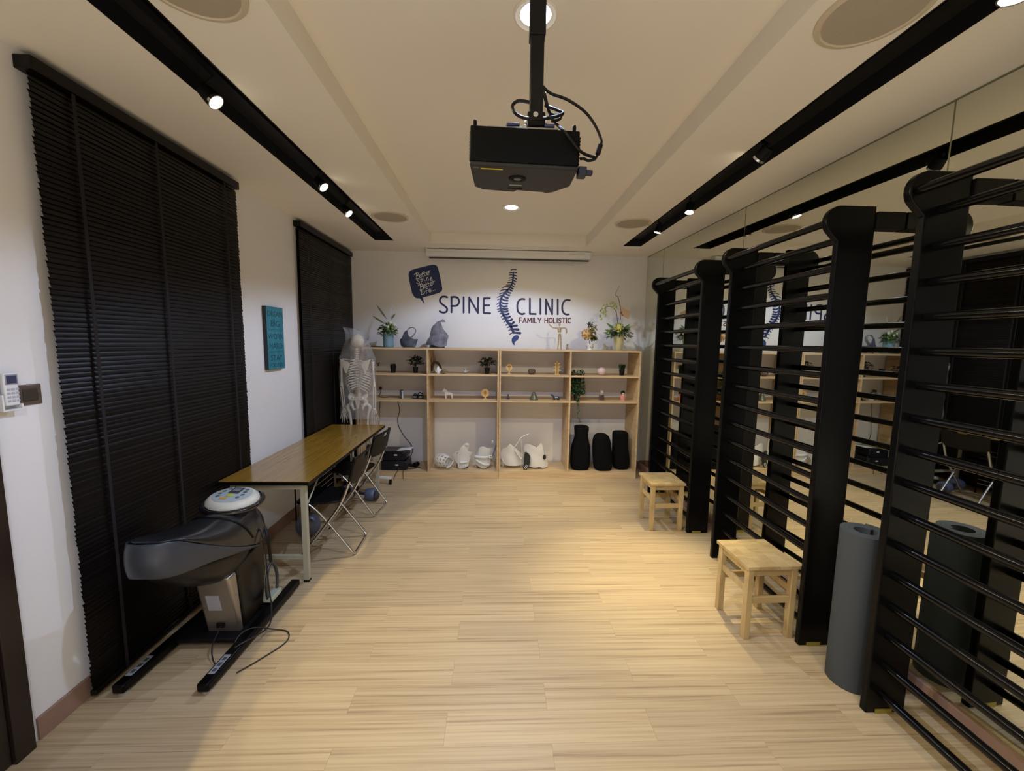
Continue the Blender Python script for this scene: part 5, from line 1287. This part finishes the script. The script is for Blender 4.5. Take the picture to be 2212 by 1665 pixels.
# console
cc = Vector((-1.537, 2.33, .772)); rotc = Matrix.Rotation(math.radians(3), 3, 'Y') @ Matrix.Rotation(math.radians(6), 3, 'X')
CS = OFFW
o = obj('console', B().lathe([(.118, -.026), (.138, -.016), (.136, -.004), (.120, .012), (.106, .018), (.001, .024)], cc, 40, rotc, .92), CS, t)
obj('console_face', B().lathe([(.100, .0175), (.102, .0205), (.075, .0245), (.001, .0265)], cc, 40, rotc, .92), mat('console_face', (176, 186, 190), .3), o)
def cf(dx, dy, dz=.034): return cc+rotc @ Vector((dx, dy, dz))
m4 = Matrix.Translation(cc) @ rotc.to_4x4()
obj('display', B().box(-.026, .032, .0, .068, .0255, .0290, m4), mat('lcd_dark', (70, 72, 78), .2), o)
obj('display_glass', B().box(-.016, .024, .026, .058, .0290, .0296, m4), mat('lcd_pale', (134, 136, 140), .2), o)
obj('start_button', B().lathe([(.017, 0), (.017, .003), (.001, .004)], cf(.0, -.022, .0262), 16, rotc), mat('lime_button', (190, 200, 70), .4), o)
obj('stop_button', B().box(-.034, .004, -.070, -.052, .022, .0275, m4), mat('orange_button', (214, 166, 70), .4), o)
for dx, dy in ((-.06, .025), (-.066, -.005), (-.06, -.035), (.058, .025), (.062, -.008), (.052, -.040), (-.042, .055), (.052, .055)):
    obj('button', B().lathe([(.011, 0), (.011, .0025), (.001, .003)], cf(dx, dy, .0238), 12, rotc), mat('grey_green_button', (96, 110, 108), .4), o)
# handle bar ring around the console
hpts = []
for i in range(22):
    a = PI*.5+.55+(2*PI-1.1)*i/21; hpts.append(cc+rotc @ Vector((math.cos(a)*.150, math.sin(a)*.145, -.026)))
obj('handlebar', B().tube(hpts, .0135, 10), mat('gloss_black_grip', (14, 12, 18), .2, coat=.5), t)
# seat seam cords
def seat_line(yv, off): 
    pts = []
    for i in range(13):
        a = -.10+(PI+.2)*i/12; pts.append((MXC+math.cos(a)*(.165), yv+off*abs(math.cos(a)), .615+math.sin(a)*.118))
    return pts
SECS = [(1.752, .05, .795, .785), (1.87, .128, .780, .735), (2.03, .150, .745, .625), (2.12, .154, .738, .58), (2.20, .154, .740, .54), (2.28, .152, .738, .51), (2.36, .146, .725, .50)]
def sec_at(yv):
    for p_, q_ in zip(SECS, SECS[1:]):
        if p_[0] <= yv <= q_[0]:
            k = (yv-p_[0])/(q_[0]-p_[0]); return [p_[j]+(q_[j]-p_[j])*k for j in range(4)]
pts = []
for i in range(19):
    a = .12+(PI-.24)*i/18; ca, sa = math.cos(a), math.sin(a); yv = 2.13+.14*(1-sa)
    _, hw, zt2, zs = sec_at(yv)
    pts.append((cxl(yv)+(hw+.001)*math.copysign(abs(ca)**.8, ca), yv, zs+.004+(zt2-zs-.002)*sa**.8))
obj('seam_cord', B().tube(pts, .0045, 6, smooth=3), BLACKP, t)
# stem: silver column with a label, dark shroud
prof = [(2.165, .045), (2.195, .045), (2.16, .42), (2.09, .42), (2.10, .36)]
obj('column', B().prism(prof, lambda yv, z: (-1.612, yv, z), lambda yv, z: (-1.428, yv, z)), STEEL, t, bevel=.014, seg=3)
obj('shroud', B().prism([(2.197, .062), (2.38, .062), (2.43, .28), (2.41, .48), (2.162, .44)], lambda yv, z: (-1.612, yv, z), lambda yv, z: (-1.425, yv, z)), mat('glossy_brown_black', (26, 22, 19)), t, bevel=.012, seg=3)
obj('rating_label', B().prism([(-1.572, .205), (-1.50, .205), (-1.50, .305), (-1.572, .305)], lambda a, z: (a, 2.165-(z-.045)*.2063-.0015, z), lambda a, z: (a, 2.165-(z-.045)*.2063-.0003, z)), mat('label_grey', (166, 166, 172), .5), t)
obj('socket', B().box(-1.545, -1.505, 2.140, 2.152, .095, .12), BLACKP, t)
# base
obj('base_plate', B().box(MXC-.20, MXC+.19, 2.10, 2.42, .035, .060), BLACKM, t, bevel=.006)
PEDL = mat('grey_label', (150, 152, 156), .4)
for k, (xa, xb) in enumerate(((-1.775, -1.735), (-1.385, -1.365))):
    rw = .028
    pr = [(xa-rw, 1.80), (xa+rw, 1.80), (xb+rw*1.0, 2.66), (xb-rw, 2.66)]
    ra = obj('base_rail', B().prism(pr, lambda a, c2: (a, c2, .018), lambda a, c2: (a, c2, .062)), BLACKG, t, bevel=.008, seg=2)
    obj('rail_badge', B().prism([(xa-.016, 1.86), (xa+.016, 1.86), (xa+.019, 1.985), (xa-.013, 1.985)], lambda a, c2: (a, c2, .0622), lambda a, c2: (a, c2, .0634)), PEDL, ra, bevel=.0005)
    gb = B()
    for q_ in range(3): gb.box(xa-.008+.001*q_, xa+.010+.001*q_, 1.875+.036*q_, 1.897+.036*q_, .0634, .0640)
    obj('badge_icon', gb, mat('icon_dark', (70, 72, 78), .5), ra)
    obj('foot_pad', B().cyl((xa, 1.83, 0), (xa, 1.83, .019), .020, .018, 14).cyl((xb, 2.62, 0), (xb, 2.62, .019), .020, .018, 14), mat('pale_rubber', (150, 148, 140), .6), ra)
# stirrups
for s in (-1, 1):
    xx = MXC+s*.175
    obj('stirrup_strap', B().tube([(MXC+s*.14, 2.40, .56), (xx, 2.37, .50), (xx, 2.38, .40), (xx, 2.385, .335)], .009, 8, smooth=4, ry=.004), BLACKP, t)
    st_ = obj('stirrup', B().tube([(xx-.0, 2.335, .135), (xx, 2.325, .22), (xx, 2.35, .305), (xx, 2.385, .335), (xx, 2.42, .305), (xx, 2.445, .22), (xx, 2.435, .135)], .009, 8, smooth=4), mat('grey_stirrup', (66, 68, 72), .35, metal=.5), t)
    obj('tread', B().box(xx-.028, xx+.028, 2.328, 2.442, .112, .142), mat('pale_tread', (164, 168, 150), .5), st_, bevel=.006)
# power cord
obj('power_cord', B().tube([(-1.52, 2.142, .105), (-1.51, 2.05, .05), (MXC+.10, 1.98, .01), (MXC+.14, 2.02, .012), (-1.405, 2.10, .070), (-1.365, 2.17, .070), (-1.29, 2.24, .008), (-1.20, 2.22, .006), (-1.17, 2.14, .006), (-1.24, 2.02, .006), (-1.31, 1.93, .006)], .0035, 6, smooth=5), CORD, t)
obj('handset_cord', B().tube([(-1.40, 2.33, .60), (-1.362, 2.31, .52), (-1.352, 2.31, .36), (-1.340, 2.30, .22), (-1.315, 2.27, .12), (-1.30, 2.20, .05), (-1.35, 2.06, .070), (-1.42, 2.02, .04)], .0045, 6, smooth=5), CORD, t)

# ================================================================ STOOLS
def stool():
    t = thing('wooden_stool', 'x', 'stool', (0, 0, 0), 'small square wooden stools')
    hh = .16
    for k in range(5):
        a = -hh+k*.064; obj('seat_slat', B().box(a+.0004, a+.0636, -hh, hh, .430, .450), RUBW, t, bevel=.0012)
    for sx_ in (-1, 1):
        for sy_ in (-1, 1):
            cx_, cy_ = sx_*.131, sy_*.131
            obj('leg', B().box(cx_-.018, cx_+.018, cy_-.018, cy_+.018, 0, .430), RUBW, t, bevel=.003)
    for s in (-1, 1):
        obj('apron', B().box(-.113, .113, s*.131-.009, s*.131+.009, .385, .430), RUBW, t)
        obj('apron', B().box(s*.131-.009, s*.131+.009, -.113, .113, .385, .430), RUBW, t)
        obj('stretcher', B().box(-.113, .113, s*.131-.009, s*.131+.009, .215, .255), RUBW, t, bevel=.002)
        obj('stretcher', B().box(s*.131-.009, s*.131+.009, -.113, .113, .270, .310), RUBW, t, bevel=.002)
    return t
s1_ = stool(); s1_['label'] = 'nearer small square wooden stool in front of the middle wall bars'
s1_.location = (1.592, 2.27, 0); s1_.rotation_euler = (0, 0, math.radians(1.5))
s2_ = copy_tree(s1_); s2_['label'] = 'farther small square wooden stool in front of the far wall bars'; s2_.location = (1.558, 3.615, 0); s2_.rotation_euler = (0, 0, 0)

# ================================================================ ROLLED MAT
mx, my, mr, mh = 1.822, 1.835, .108, .80
t = thing('rolled_mat', 'thick dark grey exercise mat rolled up and standing on end against the wall bars', 'mat', (mx, my, 0))
b = B(); inner, outer = [], []
turns = 3.1; n = 110
for i in range(n+1):
    th = turns*2*PI*i/n; r = .045+(mr-.045-.008)*i/n
    inner.append((mx+math.cos(th+.17)*(r-.0085), my+math.sin(th+.17)*(r-.0085))); outer.append((mx+math.cos(th+.17)*(r+.0085), my+math.sin(th+.17)*(r+.0085)))
for i in range(n):
    q4 = [inner[i], outer[i], outer[i+1], inner[i+1]]
    pass
Vb = [[b.b.verts.new((p[0], p[1], z)) for p in L_] for L_ in (inner, outer) for z in (0.0, mh)]
ib, it, ob, ot = Vb
for i in range(n):
    b.b.faces.new((ib[i], ib[i+1], it[i+1], it[i])); b.b.faces.new((ob[i], ot[i], ot[i+1], ob[i+1])); b.b.faces.new((it[i], it[i+1], ot[i+1], ot[i])); b.b.faces.new((ib[i], ob[i], ob[i+1], ib[i+1]))
b.b.faces.new((ib[0], it[0], ot[0], ob[0])); b.b.faces.new((ib[n], ob[n], ot[n], it[n]))
obj('roll', b, MATG, t, angle=50)

# ================================================================ PROJECTOR
t = thing('projector', 'dark grey projector hung upside down from the ceiling pole', 'projector', (.075, 1.35, 2.26))
PG = mat('projector_grey', (40, 39, 37), .5, spec=.25); PB = mat('projector_black', (6, 6, 7), .6, spec=.12)
xa, xb = -.086, .236; ya, yb2 = 1.25, 1.50
tilt = math.radians(3.2)
RM = Matrix.Translation((.075, 1.25, 2.27)) @ Matrix.Rotation(math.radians(1.2), 4, 'Y') @ Matrix.Rotation(tilt, 4, 'X') @ Matrix.Translation((-.075, -1.25, -2.27))
def pj(b): return place(b, RM)
outl = [(xa, 1.25), (xb, 1.25), (xb+.002, 1.40), (xb-.045, 1.47), (.165, 1.487), (.155, 1.475), (.065, 1.468), (.055, 1.488), (xa+.03, 1.478), (xa+.004, 1.45)]
body = obj('body', pj(B().prism(outl, lambda a, c2: (a, c2, 2.225), lambda a, c2: (a, c2, 2.322))), PB, t, bevel=.004)
obj('top_cover', pj(B().prism(outl, lambda a, c2: (a, c2-.0015, 2.213), lambda a, c2: (a, c2-.0015, 2.2248))), PG, t, bevel=.004)
obj('yellow_label', pj(B().box(xa+.032, xa+.098, 1.268, 1.275, 2.2118, 2.2129)), mat('yellow_label', (198, 188, 74), .6), t)
obj('grey_text', pj(B().box(xa+.010, xa+.026, 1.264, 1.268, 2.2122, 2.2129)), mat('dim_text', (110, 108, 104), .6), t)
obj('focus_ring', pj(B().lathe([(.014, 0), (.028, 0), (.028, -.002), (.016, -.003), (.014, -.001)], (.060, 1.345, 2.2130), 24)), PB, t)
obj('control_pad', pj(B().lathe([(.001, -.003), (.012, -.003), (.012, 0), (.001, 0)], (.060, 1.345, 2.2130), 20)), mat('pad_grey', (84, 82, 78), .4), t)
obj('maker_plate', pj(B().box(.036, .078, 1.405, 1.413, 2.2120, 2.2129)), mat('plate_grey', (150, 148, 140), .4), t)
obj('vent_slot', pj(B().box(.032, .082, 1.437, 1.449, 2.2118, 2.2132)), PB, t)
for xx in (xa+.012, xb-.014): obj('adjustable_foot', pj(B().cyl((xx, 1.275, 2.318), (xx, 1.275, 2.342), .0055, .0055, 12).ball((xx, 1.275, 2.342), .0055, n=10)), PB, t)
vb = B()
for k in range(9): vb.box(xb-.001, xb+.006, 1.27, 1.39, 2.236+.009*k, 2.2405+.009*k)
for k in range(9): vb.box(xa-.003, xa+.001, 1.27, 1.39, 2.236+.009*k, 2.2405+.009*k)
obj('side_vent', pj(vb), PB, t)
obj('lens', pj(B().cyl((.17, 1.462, 2.272), (.17, 1.498, 2.272), .034, .036, 24)), mat('lens_glass', (20, 22, 40), .05), t)
obj('plug', pj(B().box(xb+.004, xb+.030, 1.265, 1.30, 2.205, 2.232).box(xb+.028, xb+.050, 1.273, 1.292, 2.212, 2.226)), mat('navy_plug', (24, 24, 40), .4), t, bevel=.003)
# ceiling mount
t = thing('projector_mount', 'black ceiling pole with a tilting plate that carries the projector', 'mount', (.107, 1.30, ZT))
obj('pole', B().box(.090, .130, 1.285, 1.325, 2.37, 2.62), BLACKP, t, bevel=.003)
obj('upper_pole', B().box(.0865, .1335, 1.2815, 1.3285, 2.60, ZT-.004), BLACKP, t, bevel=.003)
obj('ceiling_plate', B().box(.05, .17, 1.245, 1.365, ZT-.010, ZT-.0003), BLACKP, t, bevel=.003)
obj('knuckle', B().box(.083, .137, 1.278, 1.332, 2.345, 2.385).box(.095, .125, 1.290, 1.320, 2.333, 2.36), BLACKP, t, bevel=.004)
obj('bolt', B().cyl((.107, 1.2785, 2.372), (.107, 1.270, 2.372), .0075, .0075, 14).cyl((.136, 1.305, 2.366), (.144, 1.305, 2.366), .006, .006, 10).cyl((.083, 1.305, 2.364), (.076, 1.305, 2.364), .006, .006, 10), CHROME, t)
obj('plate', B().box(-.035, .175, 1.275, 1.40, 2.3325, 2.338), STEEL, t, bevel=.001)
obj('arm', B().box(.02, .06, 1.27, 1.39, 2.338, 2.347).box(.135, .165, 1.27, 1.39, 2.338, 2.347), mat('blue_steel', (70, 72, 110), .3, metal=.6), t, bevel=.003)
def W2(px, py, yy=1.29): return P(px, py, 1, yy)
cpts = [W2(1172, 186), W2(1190, 202), W2(1225, 215), W2(1262, 240), W2(1285, 270), W2(1298, 300), W2(1298, 312)]
t = thing('projector_cables', 'black cables looping from the projector pole to its side plug', 'cable', W2(1172, 186))
obj('cable', B().tube(cpts+[W2(1293, 325)], .0042, 8, smooth=5), BLACKP, t)
obj('ferrite', B().cyl(W2(1297, 313), W2(1291, 333), .008, .008, 12), BLACKP, t)
obj('cable', B().tube([W2(1291, 333), W2(1284, 344), W2(1270, 347), W2(1262, 343), W2(1254, 343, 1.283)], .0042, 8, smooth=5), BLACKP, t)
obj('cable', B().tube([W2(1172, 190), W2(1178, 215), W2(1186, 240, 1.31), W2(1196, 262, 1.33), W2(1220, 285, 1.245), W2(1245, 318, 1.238), W2(1262, 332, 1.26), W2(1284, 340)], .0045, 8, smooth=5), BLACKP, t)
obj('cable', B().tube([W2(1144, 221, 1.27), W2(1120, 218, 1.27), W2(1107, 228, 1.27), W2(1112, 243, 1.26), W2(1130, 254, 1.26), W2(1160, 257, 1.26), W2(1195, 253, 1.27), W2(1216, 245, 1.28), W2(1205, 238, 1.30), W2(1178, 228, 1.33)], .0048, 8, smooth=5), BLACKP, t)
obj('cable', B().tube([W2(1176, 200, 1.31), W2(1182, 225, 1.33), W2(1188, 245, 1.33), W2(1210, 250, 1.31), W2(1208, 258, 1.30), W2(1192, 262, 1.32)], .0042, 8, smooth=5), BLACKP, t)
